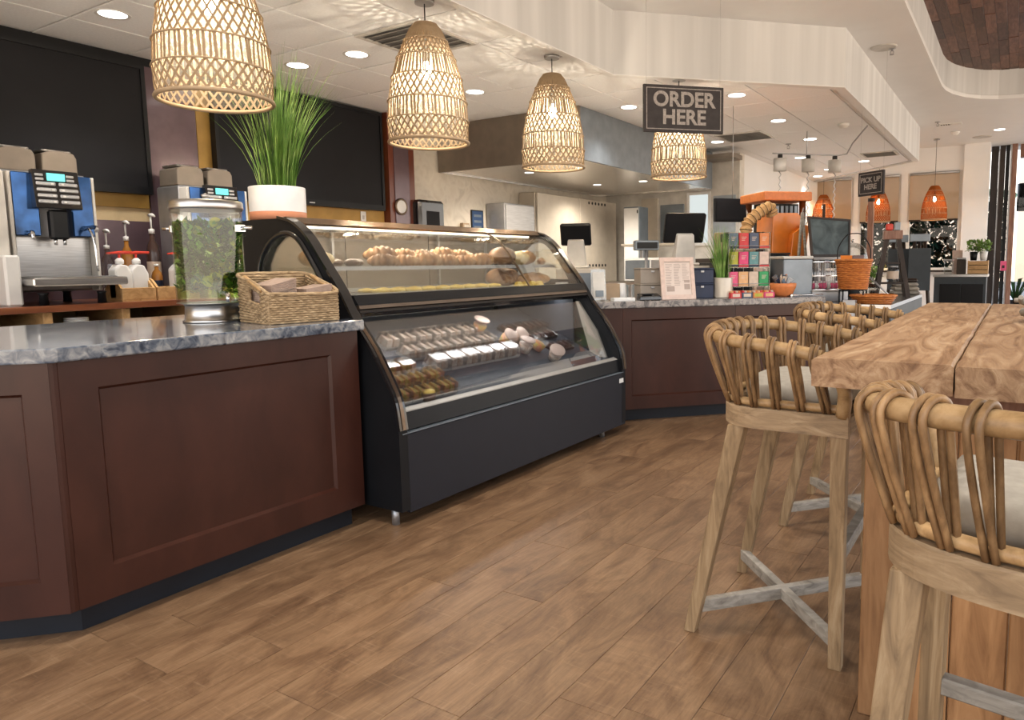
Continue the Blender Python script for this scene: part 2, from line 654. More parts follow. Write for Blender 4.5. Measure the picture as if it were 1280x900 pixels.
M['redwood'] = wood('red_cherry', [(.09, .02, .01), (.14, .034, .017), (.18, .05, .025)], rough=.3, stretch=(3, 3, .6), scale=3, rnd=.05, coat=.3)
M['plum'] = plain('plum_laminate_and_sheen', (.13, .085, .10), .25, .3, coat=.4)
M['stone'] = ramp_noise('cream_stone', [(.3, (.56, .50, .42)), (.5, (.68, .62, .53)), (.7, (.60, .53, .44))], 3.5, rough=.35, detail=9, dist=1.8)
M['taupe'] = plain('taupe_panel', (.20, .165, .13), .38, .35)
M['screen'] = plain('tv_screen', (.017, .017, .019), .4, 0, .08, var=.02)
M['beige'] = plain('beige_steel', (.56, .50, .42), .35, .25, var=.03)
M['rattan'] = wood('rattan', [(.20, .115, .05), (.36, .22, .10), (.50, .33, .17)], rough=.42, stretch=(6, 6, 6), scale=4, rnd=.18, dist=.4)
M['rattanrod'] = wood('rattan_rod', [(.10, .055, .025), (.21, .12, .055), (.33, .20, .095)], rough=.42, stretch=(8, 8, 3), scale=5, rnd=.28, dist=.4)
M['teak'] = wood('weathered_teak', [(.14, .088, .045), (.27, .175, .09), (.38, .27, .155)], rough=.62, stretch=(9, 9, 1.2), scale=4, rnd=.15)
M['teakh'] = wood('weathered_teak_rail', [(.16, .105, .06), (.29, .195, .11), (.40, .29, .175)], rough=.62, stretch=(2, 2, 9), scale=4, rnd=.12)
M['greyteak'] = wood('grey_teak', [(.15, .13, .11), (.27, .24, .20), (.38, .34, .29)], rough=.65, stretch=(3, 3, 9), scale=4, rnd=.12)
M['slab'] = wood('reclaimed_slab', [(.13, .064, .029), (.23, .125, .062), (.33, .20, .107), (.42, .28, .165)], rough=.55, stretch=(7, .8, 7), scale=2.1, rnd=.12, dist=2.6, bump=.5)
M['slabpost'] = wood('reclaimed_board', [(.17, .078, .030), (.29, .145, .060), (.38, .205, .092)], rough=.55, stretch=(7, 7, .9), scale=2.4, rnd=.2, dist=1.6, bump=.25)
M['cushion'] = plain('linen_cushion', (.34, .30, .245), .9, var=.05, scale=40, bump=.15)
M['wicker'] = ramp_noise('seagrass', [(.3, (.17, .11, .055)), (.55, (.36, .25, .14)), (.7, (.50, .37, .22))], 30, rough=.7, stretch=(1, 1, 4))
M['napkin'] = plain('brown_napkin', (.33, .24, .19), .9, scale=50)
M['weave'] = translucent('lamp_weave', (.33, .24, .15), trans=.16)
M['liner'] = translucent('lamp_glow_liner', (.84, .78, .68), trans=.5, see=.88, var=.03)
M['linero'] = translucent('lamp_glow_liner_amber', (.60, .20, .05), trans=.6, see=.45, var=.03)
M['weaveo'] = translucent('lamp_weave_amber', (.26, .07, .015), trans=.15)
M['rim'] = plain('lamp_rim', (.33, .24, .15), .6)
M['bulb'] = glow('bulb_glow', (1.0, .88, .68), 16)
M['down'] = glow('downlight_glow', (1.0, .95, .87), 5)
M['tubelight'] = glow('case_light', (1.0, .86, .66), 4)
M['glass'] = glass('clear_glass', (.97, .985, .98), .10)
M['glassd'] = glass('case_glass', (.93, .945, .955), .08)
M['acryl'] = glass('acrylic', (.93, .95, .95), .14, .08)
M['window'] = glass('window_glass', (.62, .61, .60), .035)
M['shade'] = translucent('roller_shade', (.70, .55, .39), trans=.6, see=.20, var=.05, scale=8)
M['leaf'] = ramp_noise('grass_blade', [(.3, (.07, .17, .03)), (.5, (.16, .29, .06)), (.7, (.34, .46, .15))], 9, rough=.45, spec=.3)
M['leafd'] = ramp_noise('dark_leaf', [(.3, (.012, .05, .012)), (.55, (.03, .10, .02)), (.75, (.07, .18, .04))], 9, rough=.5)
M['hedge'] = ramp_noise('hedge_leaf', [(.3, (.008, .026, .020)), (.55, (.016, .06, .042)), (.75, (.035, .10, .07))], 5, rough=.8, spec=.05)
M['ceramic'] = plain('white_ceramic', (.68, .67, .66), .35, var=.04)
M['terracotta'] = plain('terracotta', (.42, .17, .09), .6)
M['concrete'] = plain('light_concrete', (.55, .52, .47), .8)
M['orange'] = plain('orange_enamel', (.72, .20, .015), .32, coat=.3)
M['orangew'] = ramp_noise('orange_wicker', [(.3, (.26, .07, .015)), (.55, (.50, .16, .03)), (.7, (.62, .26, .07))], 30, rough=.6, stretch=(1, 1, 4))
M['fascia'] = plain('dark_grey_fascia', (.05, .06, .068), .5, 0, .25)
M['sillgrey'] = plain('sill_strip_grey', (.26, .245, .225), .4)
M['traywhite'] = plain('white_tray', (.34, .33, .32), .5)
M['lidclear'] = glass('clear_lid', (.90, .91, .92), .16, .12)
M['navy'] = plain('navy_box', (.012, .02, .05), .5)
M['card'] = plain('kraft_card', (.36, .26, .17), .8)
M['greige'] = plain('greige_plastic', (.27, .23, .19), .5)
M['lightwood'] = wood('light_wood', [(.34, .19, .075), (.50, .30, .13), (.62, .40, .19)], rough=.5, stretch=(2, 6, 6), scale=3, rnd=.1)
M['darkwood'] = wood('dark_wood', [(.014, .009, .007), (.028, .017, .012), (.045, .028, .02)], rough=.5, stretch=(6, 6, 1), scale=3, rnd=.2)
M['doorwood'] = wood('door_wood', [(.13, .06, .04), (.22, .11, .075), (.30, .17, .12)], rough=.45, stretch=(6, 6, .8), scale=3, rnd=.3)
M['barwood'] = wood('bar_top', [(.12, .035, .015), (.20, .065, .028), (.27, .10, .045)], rough=.3, stretch=(6, 1, 6), scale=2, rnd=.1, coat=.3)
M['signface'] = plain('chalkboard_sign', (.035, .030, .032), .7, var=.1, scale=20)
M['chalk'] = ramp_noise('chalk_letter', [(.3, (.27, .25, .24)), (.7, (.45, .42, .40))], 60, rough=.9)
M['chalkface'] = ramp_noise('dusty_chalkboard', [(.35, (.03, .045, .05)), (.6, (.09, .12, .13)), (.75, (.17, .20, .21))], 7, rough=.7, detail=8)
M['water'] = glass('infused_water', (.74, .88, .50), .04)
M['waterg'] = glass('dispenser_wall', (.96, .98, .96), .12, .03)
M['bluepanel'] = plain('blue_mirror_panel', (.02, .07, .20), .12, .6, var=.5, scale=4)
M['lcd'] = glow('lcd', (.20, .85, .75), .9)
M['red'] = plain('red_plastic', (.60, .05, .03), .4)
M['amber'] = plain('amber_syrup', (.32, .13, .02), .2)
M['darksyrup'] = plain('dark_syrup', (.05, .025, .02), .2)
M['paper'] = plain('menu_paper', (.66, .56, .50), .8, var=.02)
M['ink'] = plain('faint_ink', (.40, .32, .28), .8)
M['crust'] = ramp_noise('baked_crust', [(.3, (.22, .09, .03)), (.5, (.38, .18, .07)), (.72, (.55, .33, .16))], 14, rough=.45, bump=.2)
M['crustd'] = ramp_noise('dark_crust', [(.3, (.10, .04, .018)), (.5, (.22, .10, .04)), (.72, (.40, .22, .10))], 16, rough=.5, bump=.4)
M['pale'] = ramp_noise('pale_dough', [(.3, (.55, .36, .15)), (.5, (.72, .54, .28)), (.72, (.82, .69, .45))], 14, rough=.5)
M['choc'] = plain('chocolate', (.075, .03, .018), .3)
M['custard'] = ramp_noise('custard', [(.3, (.70, .42, .06)), (.55, (.82, .60, .16)), (.75, (.85, .74, .42))], 18, rough=.4)
M['salad'] = ramp_noise('salad_mix', [(.3, (.12, .22, .04)), (.45, (.55, .35, .08)), (.6, (.60, .18, .08)), (.75, (.70, .60, .45))], 30, rough=.5)
M['filling'] = ramp_noise('sandwich_fill', [(.3, (.40, .23, .14)), (.5, (.58, .45, .36)), (.72, (.70, .63, .56))], 26, rough=.6)
M['clam'] = translucent('clamshell', (.80, .82, .84), trans=.35, see=.80, var=.1)
M['duct'] = plain('duct_grey', (.12, .115, .11), .7)
M['vent'] = plain('vent_metal', (.55, .53, .50), .5)
M['dark'] = plain('dark_recess', (.02, .02, .02), .8)
M['linensteel'] = plain('blue_grey_steel', (.20, .23, .26), .38, .5)
M['greypane'] = plain('frosted_pane', (.34, .38, .42), .4)  # blue-grey of the panel itself
for k, c in dict(t_navy=(.06, .08, .13), t_red=(.55, .035, .04), t_slate=(.10, .14, .19), t_orange=(.62, .20, .06), t_lime=(.40, .38, .04), t_pink=(.62, .05, .16),
                 t_teal=(.10, .24, .25), t_cream=(.62, .47, .40), t_peach=(.66, .38, .18), t_green=(.03, .30, .10), t_rose=(.66, .09, .20), t_tan=(.58, .46, .36),
                 yellow=(.70, .40, .04), skyblue=(.03, .07, .17)).items():
    M[k] = plain(k, c, .5, var=.05, scale=30)

# ================================================================== SETTING
# ---- floor: plank boards running along Y, laid in staggered rows
def clip(poly, a, b, c):
    """keep a*x+b*y<=c"""
    out = []
    for i in range(len(poly)):
        p, q = poly[i], poly[(i + 1) % len(poly)]
        dp, dq = a * p[0] + b * p[1] - c, a * q[0] + b * q[1] - c
        if dp <= 0: out.append(p)
        if dp * dq < 0:
            t = dp / (dp - dq)
            out.append((p[0] + t * (q[0] - p[0]), p[1] + t * (q[1] - p[1])))
    return out


floor = struct(MB().box(-7.2, -3, -.12, 4.0, 16.4, -.006).build('floor', M['grout']))
PW, PL = .172, 1.22
board = MB().box(-PW / 2 + .0006, -PL / 2 + .0006, -.010, PW / 2 - .0006, PL / 2 - .0006, 0, .0007)
bme = None
rf = random.Random(3)
rest = MB()
for i in range(-42, 24):
    x = -.055 + i * PW
    y = -2.9 + rf.random() * PL
    while y < 15.6:
        if -2.75 < x < .95 and -.9 < y < 6.6 and not (x < -2.2 and y > 5.2) and not (x > .55 and y < .9):
            if bme is None:
                o = board.build('plank', M['floor'], floor, (x, y, 0)); bme = o.data
            else:
                o = bpy.data.objects.new('plank', bme); COL.objects.link(o); o.parent = floor; o.location = (x, y, 0)
        else:                                                          # too far or out of sight to tell apart
            rest.box(x - PW / 2 + .0006, y - PL / 2 + .0006, -.010, x + PW / 2 - .0006, y + PL / 2 - .0006, 0)
        y += PL
struct(MB().box(-5.09, -2, -.004, -3.58, 10.2, .001).build('floor_bounce', M['concrete']))  # pale floor added behind the counters to bounce light upwards
o = rest.build('far_planks', M['floor'], floor); o['kind'] = 'stuff'

# ---- tiled ceiling over the counter, z 2.75
ceil_t = struct(MB().prism([(-7.2, -3), (-3.03, -3), (-3.03, 5.42), (-1.49, 6.98), (-1.49, 12.62), (-4.95, 16.08), (-7.2, 16.1)], 2.775, 2.83).build('ceiling', M['tbar']))
GX = [-2.80 - .61 * k for k in range(-3, 8)]
GY = [4.19 + .61 * k for k in range(-6, 20)]
vent_cells = {}
tile_me = None
for gx in GX:
    for gy in GY:
        if gx < -6.2: continue
        p = [(gx - .61 + .006, gy + .006), (gx - .006, gy + .006), (gx - .006, gy + .604), (gx - .61 + .006, gy + .604)]
        full = list(p)
        if gy < 5.40:
            p = clip(p, 1, 0, -2.985)
        else:
            p = clip(p, 1, -1, -8.395)
            p = clip(p, 1, 0, -1.435) if len(p) > 2 else p
            p = clip(p, 1, 1, 11.2) if len(p) > 2 else p
        if len(p) < 3: continue
        if gx - .61 > -1.43: continue
        if p == full:
            if tile_me is None:
                o = MB().box(-.299, -.299, 0, .299, .299, .016, .003).build('tile', M['tile'], ceil_t); tile_me = o.data
            else:
                o = bpy.data.objects.new('tile', tile_me); COL.objects.link(o); o.parent = ceil_t
            o.location = (gx - .305, gy + .305, 2.75)
        else:
            MB().prism(p, 2.75, 2.766).build('tile', M['tile'], ceil_t, fix=True)

# ---- soffit that steps up from the tiled ceiling to the plaster ceiling
SO = [(-2.98, -3), (-2.98, 5.41), (-1.43, 6.96), (-1.43, 12.65), (-4.9, 16.12)]
SI = [(-3.06, -3), (-3.06, 5.443), (-1.53, 7.0), (-1.53, 12.61), (-5.0, 16.08)]
for i, nm in enumerate(('trim_1', 'trim_2', 'trim_3', 'trim_4')):
    a, b, c, d = SO[i], SO[i + 1], SI[i + 1], SI[i]
    g = .0015
    struct(MB().hexa([(*a, 2.735), (*b, 2.735), (*c, 2.735), (*d, 2.735)], [(*a, 3.26), (*b, 3.26), (*c, 3.26), (*d, 3.26)]).build(nm, M['streaked'], fix=True))
struct(MB().prism([(-3.06, -3), (-2.981, -3), (-2.981, 5.411), (-1.431, 6.961), (-1.431, 12.65), (-1.5, 12.72), (-1.52, 12.6), (-1.52, 7.0), (-3.05, 5.45)], 2.729, 2.745).build('trim_5', M['drywall'], fix=True))

# ---- plaster ceiling z 3.25 with the wooden recess
hole = [(-.89, -2.6), (-.89, 9.85)] + [(-.89 + .86 * (1 - cos(radians(a))), 9.85 + 1.28 * sin(radians(a))) for a in (12, 25, 40, 55, 70, 90)] + [(1.2, 11.25), (3.6, 11.3), (3.6, -2.6)]
outer = [(-2.99, -3), (4.0, -3), (4.0, 16.3), (-4.9, 16.3), (-4.9, 16.12), (-1.44, 12.66), (-1.44, 6.95), (-2.99, 5.40)]
struct(MB().prism(outer, 3.25, 3.30, holes=[hole]).build('ceiling_plaster', M['drywall'], fix=True))
hin = hole
hout = []
for i in range(len(hole)):
    p, q, r = Vector(hole[i - 1]), Vector(hole[i]), Vector(hole[(i + 1) % len(hole)])
    d1, d2 = (q - p).normalized(), (r - q).normalized()
    nn = Vector((-d1.y, d1.x)) + Vector((-d2.y, d2.x))
    nn.normalize()
    hout.append(tuple(q + nn * .05))
m = MB()
for i in range(len(hole) - 1):
    a, b, c, d = hin[i], hin[i + 1], hout[i + 1], hout[i]
    m.hexa([(*a, 3.295), (*b, 3.295), (*c, 3.295), (*d, 3.295)], [(*a, 3.66), (*b, 3.66), (*c, 3.66), (*d, 3.66)])
struct(m.build('trim_6', M['streaked'], fix=True))
wc = struct(MB().box(-1.2, -2.7, 3.64, 3.7, 12.2, 3.70).build('ceiling_wood', M['dark']))
bm_ = MB().box(-.049, -.349, 0, .049, .349, .02, .003)
wme = None
for i in range(24):
    x = -1.06 + i * .1
    y = 4.2 + rf.random() * .7
    while y < 11.9:
        if True:
            if wme is None:
                o = bm_.build('board', M['woodceil'], wc); wme = o.data
            else:
                o = bpy.data.objects.new('board', wme); COL.objects.link(o); o.parent = wc
            o.location = (x, y, 3.615 + rf.random() * .006)
        y += .7

# ---- walls
wl = struct(MB().box(-6.0, -3, 0, -5.80, 5.48, 2.775).build('wall_left', M['tan']))
MB().box(-5.80, 1.6, 2.69, -5.77, 5.46, 2.752).build('dark_rail', M['black'], wl)
MB().box(-5.80, 3.06, .94, -5.775, 3.46, 2.70).build('plum_panel', M['plum'], wl)
MB().box(-5.80, 3.47, .94, -5.785, 5.45, 2.69).build('ochre_panel', M['ochre'], wl)
MB().box(-5.80, 1.2, .94, -5.784, 3.05, 1.52).build('backsplash', M['plum'], wl)
MB().box(-5.80, 1.2, 1.62, -5.782, 3.05, 2.69).build('ochre_panel', M['ochre'], wl)
ws = struct(MB().box(-6.0, 5.83, 0, -5.80, 10.25, 2.775).build('wall_stone', M['stone']))
wk = struct(MB().box(-7.2, 10.25, 0, -3.55, 10.45, 2.775).build('wall_kitchen', M['offwhite']))
struct(MB().box(-3.75, 10.45, 0, -3.55, 16.2, 2.775).build('wall_passage', M['drywall']))
struct(MB().box(-5.80, 5.46, 0, -5.70, 5.83, 2.752).build('trim_7', M['redwood']))
struct(MB().box(-5.715, 5.53, 0, -5.69, 5.74, 2.74).build('trim_8', M['plum']))  # plum colour paints the purple sheen on the red post

# back wall panels of the kitchen, and the small window in it
for x0, x1, z0, z1, mt, nm in ((-5.15, -4.86, .2, 2.17, 'beige', 'steel_panel'), (-4.82, -4.42, 1.45, 2.06, 'linensteel', 'frosted_panel'), (-3.95, -3.60, .9, 2.15, 'greypane', 'frosted_panel')):
    MB().box(x0, 10.23, z0, x1, 10.252, z1, .004).build(nm, M[mt], wk)
w5 = struct(MB().prism([(-4.37, 1.42), (-3.99, 1.42), (-3.99, 2.22), (-4.37, 2.22)], 10.225, 10.252, 'y', holes=[[(-4.33, 1.46), (-4.03, 1.46), (-4.03, 2.18), (-4.33, 2.18)]]).build('window_4', M['white'], fix=True))
MB().box(-4.33, 10.246, 1.46, -4.03, 10.249, 2.18).build('pane', glow('kitchen_window_daylight', (.80, .86, .84), .5), w5)

# ---- window wall at the far end, y = 15
YW = 15.0
ops = [(-3.92, -2.86), (-2.75, -1.99), (-1.86, -.965)]
ww = struct(MB().prism([(-4.9, 0), (-.93, 0), (-.93, 3.26), (-4.9, 3.26)], YW, YW + .18, 'y',
                       holes=[[(a, .98), (b, .98), (b, 2.80), (a, 2.80)] for a, b in ops]).build('wall_far', M['drywall'], fix=True))
for i, (a, b) in enumerate(ops):
    w = struct(MB().prism([(a, .98), (b, .98), (b, 2.80), (a, 2.80)], YW + .02, YW + .09, 'y', holes=[[(a + .04, 1.02), (b - .04, 1.02), (b - .04, 2.76), (a + .04, 2.76)]]).build('window_%d' % (i + 1), M['white'], fix=True))
    MB().box(a + .04, YW + .05, 1.02, b - .04, YW + .056, 2.76).build('pane', M['window'], w)
    MB().box(a - .02, YW - .07, .94, b + .02, YW + .10, .975).build('sill', M['darkwood'], w)
    sh = thing('roller_shade', '%s tan roller shade half drawn over %s far window, trees outside' % (('wide', 'narrow', 'large')[i], ('the leftmost', 'the middle', 'the rightmost')[i]), 'shade', ((a + b) / 2, YW - .03, 2.80))
    MB().box(a + .03, YW - .045, 1.92, b - .03, YW - .041, 2.78).build('fabric', M['shade'], sh, world=True)
    MB().box(a + .03, YW - .055, 1.895, b - .03, YW - .03, 1.925, .004).build('hem_bar', M['darkwood'], sh, world=True)
    MB().tube([(a + .03, YW - .04, 2.775), (b - .03, YW - .04, 2.775)], .025).build('roller', M['steeldull'], sh, world=True)
struct(MB().box(-.93, 14.9, 0, -.52, 15.3, 3.25).build('wall_column', M['drywall']))

# ---- glazed door opening right of the column
d1 = struct(MB().box(-.52, 15.55, .0, -.40, 15.68, 3.25).build('door_1', M['darkwood']))
MB().box(-.395, 15.56, .22, -.375, 15.62, 3.2).build('edge_strip', M['steeldull'], d1)
MB().box(-.375, 15.5, .22, -.29, 15.6, 3.25).build('jamb', M['darkwood'], d1)
MB().box(-.285, 15.5, .22, -.22, 15.58, 3.25).build('jamb', M['dark'], d1)
MB().box(-.215, 15.4, .18, -.185, 15.5, 3.25).build('edge_strip', M['steeldull'], d1)
MB().box(-.185, 15.38, .18, -.10, 15.5, 3.25, .006).build('post', M['doorwood'], d1)
MB().box(-.05, 15.6, .2, .95, 15.606, 3.2).build('pane', M['window'], d1)
struct(MB().box(-.06, 15.5, 3.02, 1.5, 15.7, 3.25).build('trim_9', M['doorwood']))
struct(MB().box(-.9, 14.9, 0, 1.6, 16.4, .18).build('trim_10', M['concrete']))
bx = thing('wall_box', 'small pink-red alarm box on the brown door post', 'alarm', (-.235, 15.42, 1.03))
MB().box(-.285, 15.37, .95, -.185, 15.40, 1.13, .006).build('housing', M['t_rose'], bx, world=True)
MB().box(-.255, 15.36, 1.0, -.215, 15.37, 1.05).build('button', M['dark'], bx, world=True)

# ---- outside: ground, hedge, palms, lights
struct(MB().box(-12, 16.45, -.12, 10, 45, -.02).build('ground', M['concrete']))


def leaves(mb, n, sampler, size, seed):
    r = random.Random(seed)
    for _ in range(n):
        p = Vector(sampler(r))
        a, b = r.random() * 6.28, (r.random() - .3) * 2
        d = Vector((cos(a) * cos(b), sin(a) * cos(b), sin(b)))
        s = d.cross(Vector((0, 0, 1)))
        if s.length < .01: continue
        s.normalize()
        L = size * (.6 + .8 * r.random())
        q = p + d * L
        mid = (p + q) / 2
        mb.add([p, mid + s * L * .3, q, mid - s * L * .3], [(0, 1, 2, 3)])


hd = thing('hedge', 'dark green hedge growing outside behind the far windows', 'hedge', (-2.5, 17.6, 0))
h = MB(); leaves(h, 11000, lambda r: (-5.6 + 5.3 * r.random(), 17.2 + .8 * r.random(), .25 + 2.0 * r.random() ** .85), .15, 5)
o = h.build('foliage', M['hedge'], hd, world=True); o['kind'] = 'stuff'
h = MB()
for k in range(9):
    x = -5.0 + k * .55
    h.tube([(x, 17.65, 0), (x + .06, 17.62, .7), (x - .04, 17.6, 1.5)], [.03, .025, .012], 6)
o = h.build('stems', M['darkwood'], hd, world=True); o['kind'] = 'stuff'


def palm(x, y, hgt, label, seed):
    r = random.Random(seed)
    t = thing('palm_tree', label, 'palm', (x, y, 0))
    MB().tube(catmull([(0, 0, 0), (.08, 0, hgt * .5), (.02, 0, hgt)], 5), .11, 8).build('trunk', M['doorwood'], t)
    for k in range(11):
        a = 2 * pi * k / 11 + r.random() * .3
        m = MB()
        pts = [Vector((cos(a) * d, sin(a) * d, hgt + .42 * d - .42 * d * d)) for d in (0, .3, .6, .9, 1.2, 1.5)]
        for i in range(len(pts) - 1):
            for f in (0, .33, .66):
                p = pts[i].lerp(pts[i + 1], f)
                for s in (-1, 1):
                    tip = p + Vector((-sin(a) * s * .36 + cos(a) * .14, cos(a) * s * .36 + sin(a) * .14, -.16))
                    m.add([p, p + Vector((cos(a) * .07, sin(a) * .07, 0)), tip], [(0, 1, 2)])
        m.tube(pts, .012, 4)
        m.build('frond', M['leafd'], t)


palm(-2.6, 20.2, 2.5, 'palm tree seen through the middle far window', 1)
palm(-1.15, 23.4, 3.0, 'palm tree seen through the rightmost far window', 2)
palm(-4.6, 23.6, 2.8, 'palm tree seen through the leftmost far window', 3)
for x, z, lb in ((-2.52, 1.12, 'small yellow candle lantern on the far sill, left of the dark easel'), (-2.28, 1.14, 'cluster lantern glowing yellow on the far sill, right of the first lantern'),
                 (-1.62, 1.08, 'low glowing candle lantern under the rightmost far window')):
    t = thing('candle_lantern', lb, 'lantern', (x, 14.86, .975))
    MB().lathe([(.05, 0), (.06, .02), (.06, .13), (.03, .17), (.0, .18)], 10).build('glass_jar', M['acryl'], t)
    MB().lathe([(.03, .01), (.035, .06), (.012, .13), (0, .15)], 8).build('flame', glow('candle_glow_%d' % int(-x * 100), (1, .62, .15), 5), t)

# ================================================================== LAMPS AND CEILING FITTINGS
def lamp_radius(f):
    """shade radius at fraction f from the top (0) to the rim (1)"""
    T = [(0, .070), (.03, .092), (.135, .128), (.29, .176), (.45, .210), (.645, .236), (.80, .243), (.93, .240), (1, .236)]
    for (a, ra), (b, rb) in zip(T, T[1:]):
        if f <= b: return ra + (rb - ra) * (f - a) / (b - a)
    return T[-1][1]


def lamp_weave(HH=.72):
    mb = MB()

    def pt(f, w, off=0.0):
        r = lamp_radius(f) + off
        return Vector((r * cos(w), r * sin(w), HH * (1 - f)))

    def strip(f0, w0, f1, w1, wd, off, n=4, th=.0022):
        o = len(mb.v)
        for i in range(n + 1):
            t = i / n
            f, w = f0 + (f1 - f0) * t, w0 + (w1 - w0) * t
            p = pt(f, w, off)
            q = pt(min(1, f + .01), w + (w1 - w0) / max(1e-6, (f1 - f0)) * .01, off)
            d = (q - p)
            if d.length < 1e-8: d = Vector((0, 0, -1))
            d.normalize()
            rad = Vector((cos(w), sin(w), .15)).normalized()
            s = d.cross(rad).normalized() * wd * .5
            for a in (p - s, p + s, p + s - rad * th, p - s - rad * th):
                mb.v.append(tuple(a))
        for i in range(n):
            for j in range(4):
                mb.f.append((o + i * 4 + j, o + i * 4 + 4 + j, o + i * 4 + 4 + (j + 1) % 4, o + i * 4 + (j + 1) % 4)); mb.sm.append(False)
    r = random.Random(11)
    for k in range(64):                                   # tight cone at the top
        w = 2 * pi * k / 64
        strip(0, w, .145, w + .02, .0085 + .003 * r.random(), 0, 3)
    for f0, f1, turns in ((.145, .29, 2), (.45, .645, 2), (.80, .965, 2)):
        N = 36
        for k in range(N):
            w = 2 * pi * k / N
            j = (r.random() - .5) * .02
            strip(f0, w + j, f1, w + turns * 2 * pi / N + j, .0085 + .002 * r.random(), .001)
            strip(f0, w + j, f1, w - turns * 2 * pi / N + j, .0085 + .002 * r.random(), -.002)
    for f0, f1 in ((.29, .45), (.645, .80)):
        for k in range(62):
            w = 2 * pi * (k + .5 * (r.random() - .5)) / 62
            strip(f0, w, f1, w + (r.random() - .5) * .07, .0075 + .006 * r.random(), 0, 2)
    return mb, pt


def make_lamp(name, label, group, weave, light_e, light_c, cord=.14, liner=M['liner']):
    HH = .72
    t = thing(name, label, 'lamp', (0, 0, 0), 0, group)
    mb, pt = lamp_weave(HH)
    mb.build('shade_weave', weave, t)
    if liner: MB().lathe([(lamp_radius(f) - .007, HH * (1 - f)) for f in (.16, .22, .29, .37, .45, .55, .645, .72, .80, .88, .95)], 36, cap=False).build('added_liner', liner, t)  # liner added so the gaps in the weave glow
    for f in (.145, .29, .45, .645, .80):
        MB().tube([pt(f, 2 * pi * i / 36, .003) for i in range(36)], .0042, 6, closed=True).build('shade_hoop', M['rim'], t)
    MB().tube([pt(.975, 2 * pi * i / 40, .002) for i in range(40)], .010, 8, closed=True).build('shade_rim', M['rim'], t)
    MB().lathe([(.0, HH + .004), (.072, HH), (.075, HH - .008), (0, HH - .012)], 20).build('shade_cap', M['rim'], t)
    MB().tube([(0, 0, HH), (0, 0, HH + cord - .004)], .004, 6).build('cord', M['dark'], t)
    MB().lathe([(.058, cord + HH - .022), (.060, cord + HH - .002)], 20).build('ceiling_rose', M['steeldull'], t)
    MB().lathe([(.022, .50), (.022, .58), (.012, .60), (.006, .72)], 12).build('socket', M['dark'], t)
    MB().lathe([(0, .39), (.018, .395), (.030, .42), (.032, .445), (.020, .48), (.014, .50)], 14).build('bulb', M['bulb'], t)
    li = bpy.data.lights.new(name + '_light', 'POINT')
    li.energy = light_e; li.color = light_c; li.shadow_soft_size = .012
    lo = bpy.data.objects.new('lamp_light', li); COL.objects.link(lo); lo.parent = t; lo.location = (0, 0, .36)
    return t


PEND = 12
l1 = make_lamp('woven_pendant_lamp', 'large woven rattan pendant lamp hanging above the grass pot, cropped by the top edge', 'woven pendant lamps over the counter', M['weave'], PEND, (1, .85, .64))
l1.location = (-3.15, 1.99, 1.89)
dup(l1, (-3.15, 3.36, 1.89), 1.1, 'woven rattan pendant lamp above the middle of the pastry case')
dup(l1, (-3.15, 4.74, 1.89), 2.3, 'woven rattan pendant lamp in front of the steel hood')
dup(l1, (-2.60, 5.90, 1.89), 3.4, 'woven rattan pendant lamp half hidden behind the order sign')
fa = make_lamp('woven_pendant_lamp', 'amber woven pendant lamp glowing before the rightmost far window', 'amber pendant lamps at the far windows', M['weaveo'], 5, (1, .50, .16), .947, None)
fa.location = (-1.31, 14.0, 1.85); fa.scale = (.86, .86, .84)
dup(fa, (-2.23, 14.0, 1.85), .7, 'amber woven pendant lamp glowing under the pick-up sign')
f3 = dup(fa, (-3.32, 14.5, 1.85), 1.9, 'amber woven pendant lamp glowing above the leaning chalkboard')

# ---- recessed downlights in the tiles
DL = [((-4.955, 2.481), 'recessed downlight in the tiles above the near wall screen'),
      ((-4.98, 3.85), 'recessed downlight above the grass plant, the left one of two'),
      ((-4.36, 3.90), 'recessed downlight above the grass plant, the right one of two'),
      ((-4.38, 5.30), 'recessed downlight between the second and third woven lamps'),
      ((-3.495, 6.67), 'recessed downlight just left of the order sign'),
      ((-2.39, 6.79), 'recessed downlight at the upper right corner of the order sign'),
      ((-2.41, 8.25), 'recessed downlight right of the order sign, before the air vent'),
      ((-2.41, 9.70), 'recessed downlight beyond the air vent, towards the smoke detector'),
      ((-3.50, 9.2), 'recessed downlight beside the right corner of the steel hood'),
      ((-2.95, 11.3), 'recessed downlight behind the hood, near the kitchen wall'),
      ((-2.9, 13.0), 'recessed downlight above the orange roaster'),
      ((-3.3, 13.9), 'recessed downlight above the far dark screen'),
      ((-2.2, 12.3), 'recessed downlight beneath the track with three canisters')]
d0 = None
for (x, y), lb in DL:
    if d0 is None:
        d0 = thing('recessed_downlight', lb, 'downlight', (x, y, 2.75), 0, 'recessed downlights in the ceiling')
        MB().lathe([(.078, .0), (.098, -.004), (.102, .0), (.098, .003), (.078, .003)], 28, cap=False).build('trim_ring', M['white'], d0)
        MB().lathe([(0, -.001), (.079, -.001)], 28, cap=False).build('lens', M['down'], d0)
        li = bpy.data.lights.new('downlight_spot', 'SPOT')
        li.energy = 42; li.color = (1, .95, .89); li.spot_size = radians(118); li.spot_blend = .7; li.shadow_soft_size = .07
        lo = bpy.data.objects.new('downlight_beam', li); COL.objects.link(lo); lo.parent = d0; lo.location = (0, 0, -.03)
        lo.visible_glossy = False
    else:
        dup(d0, (x, y, 2.75), 0, lb)
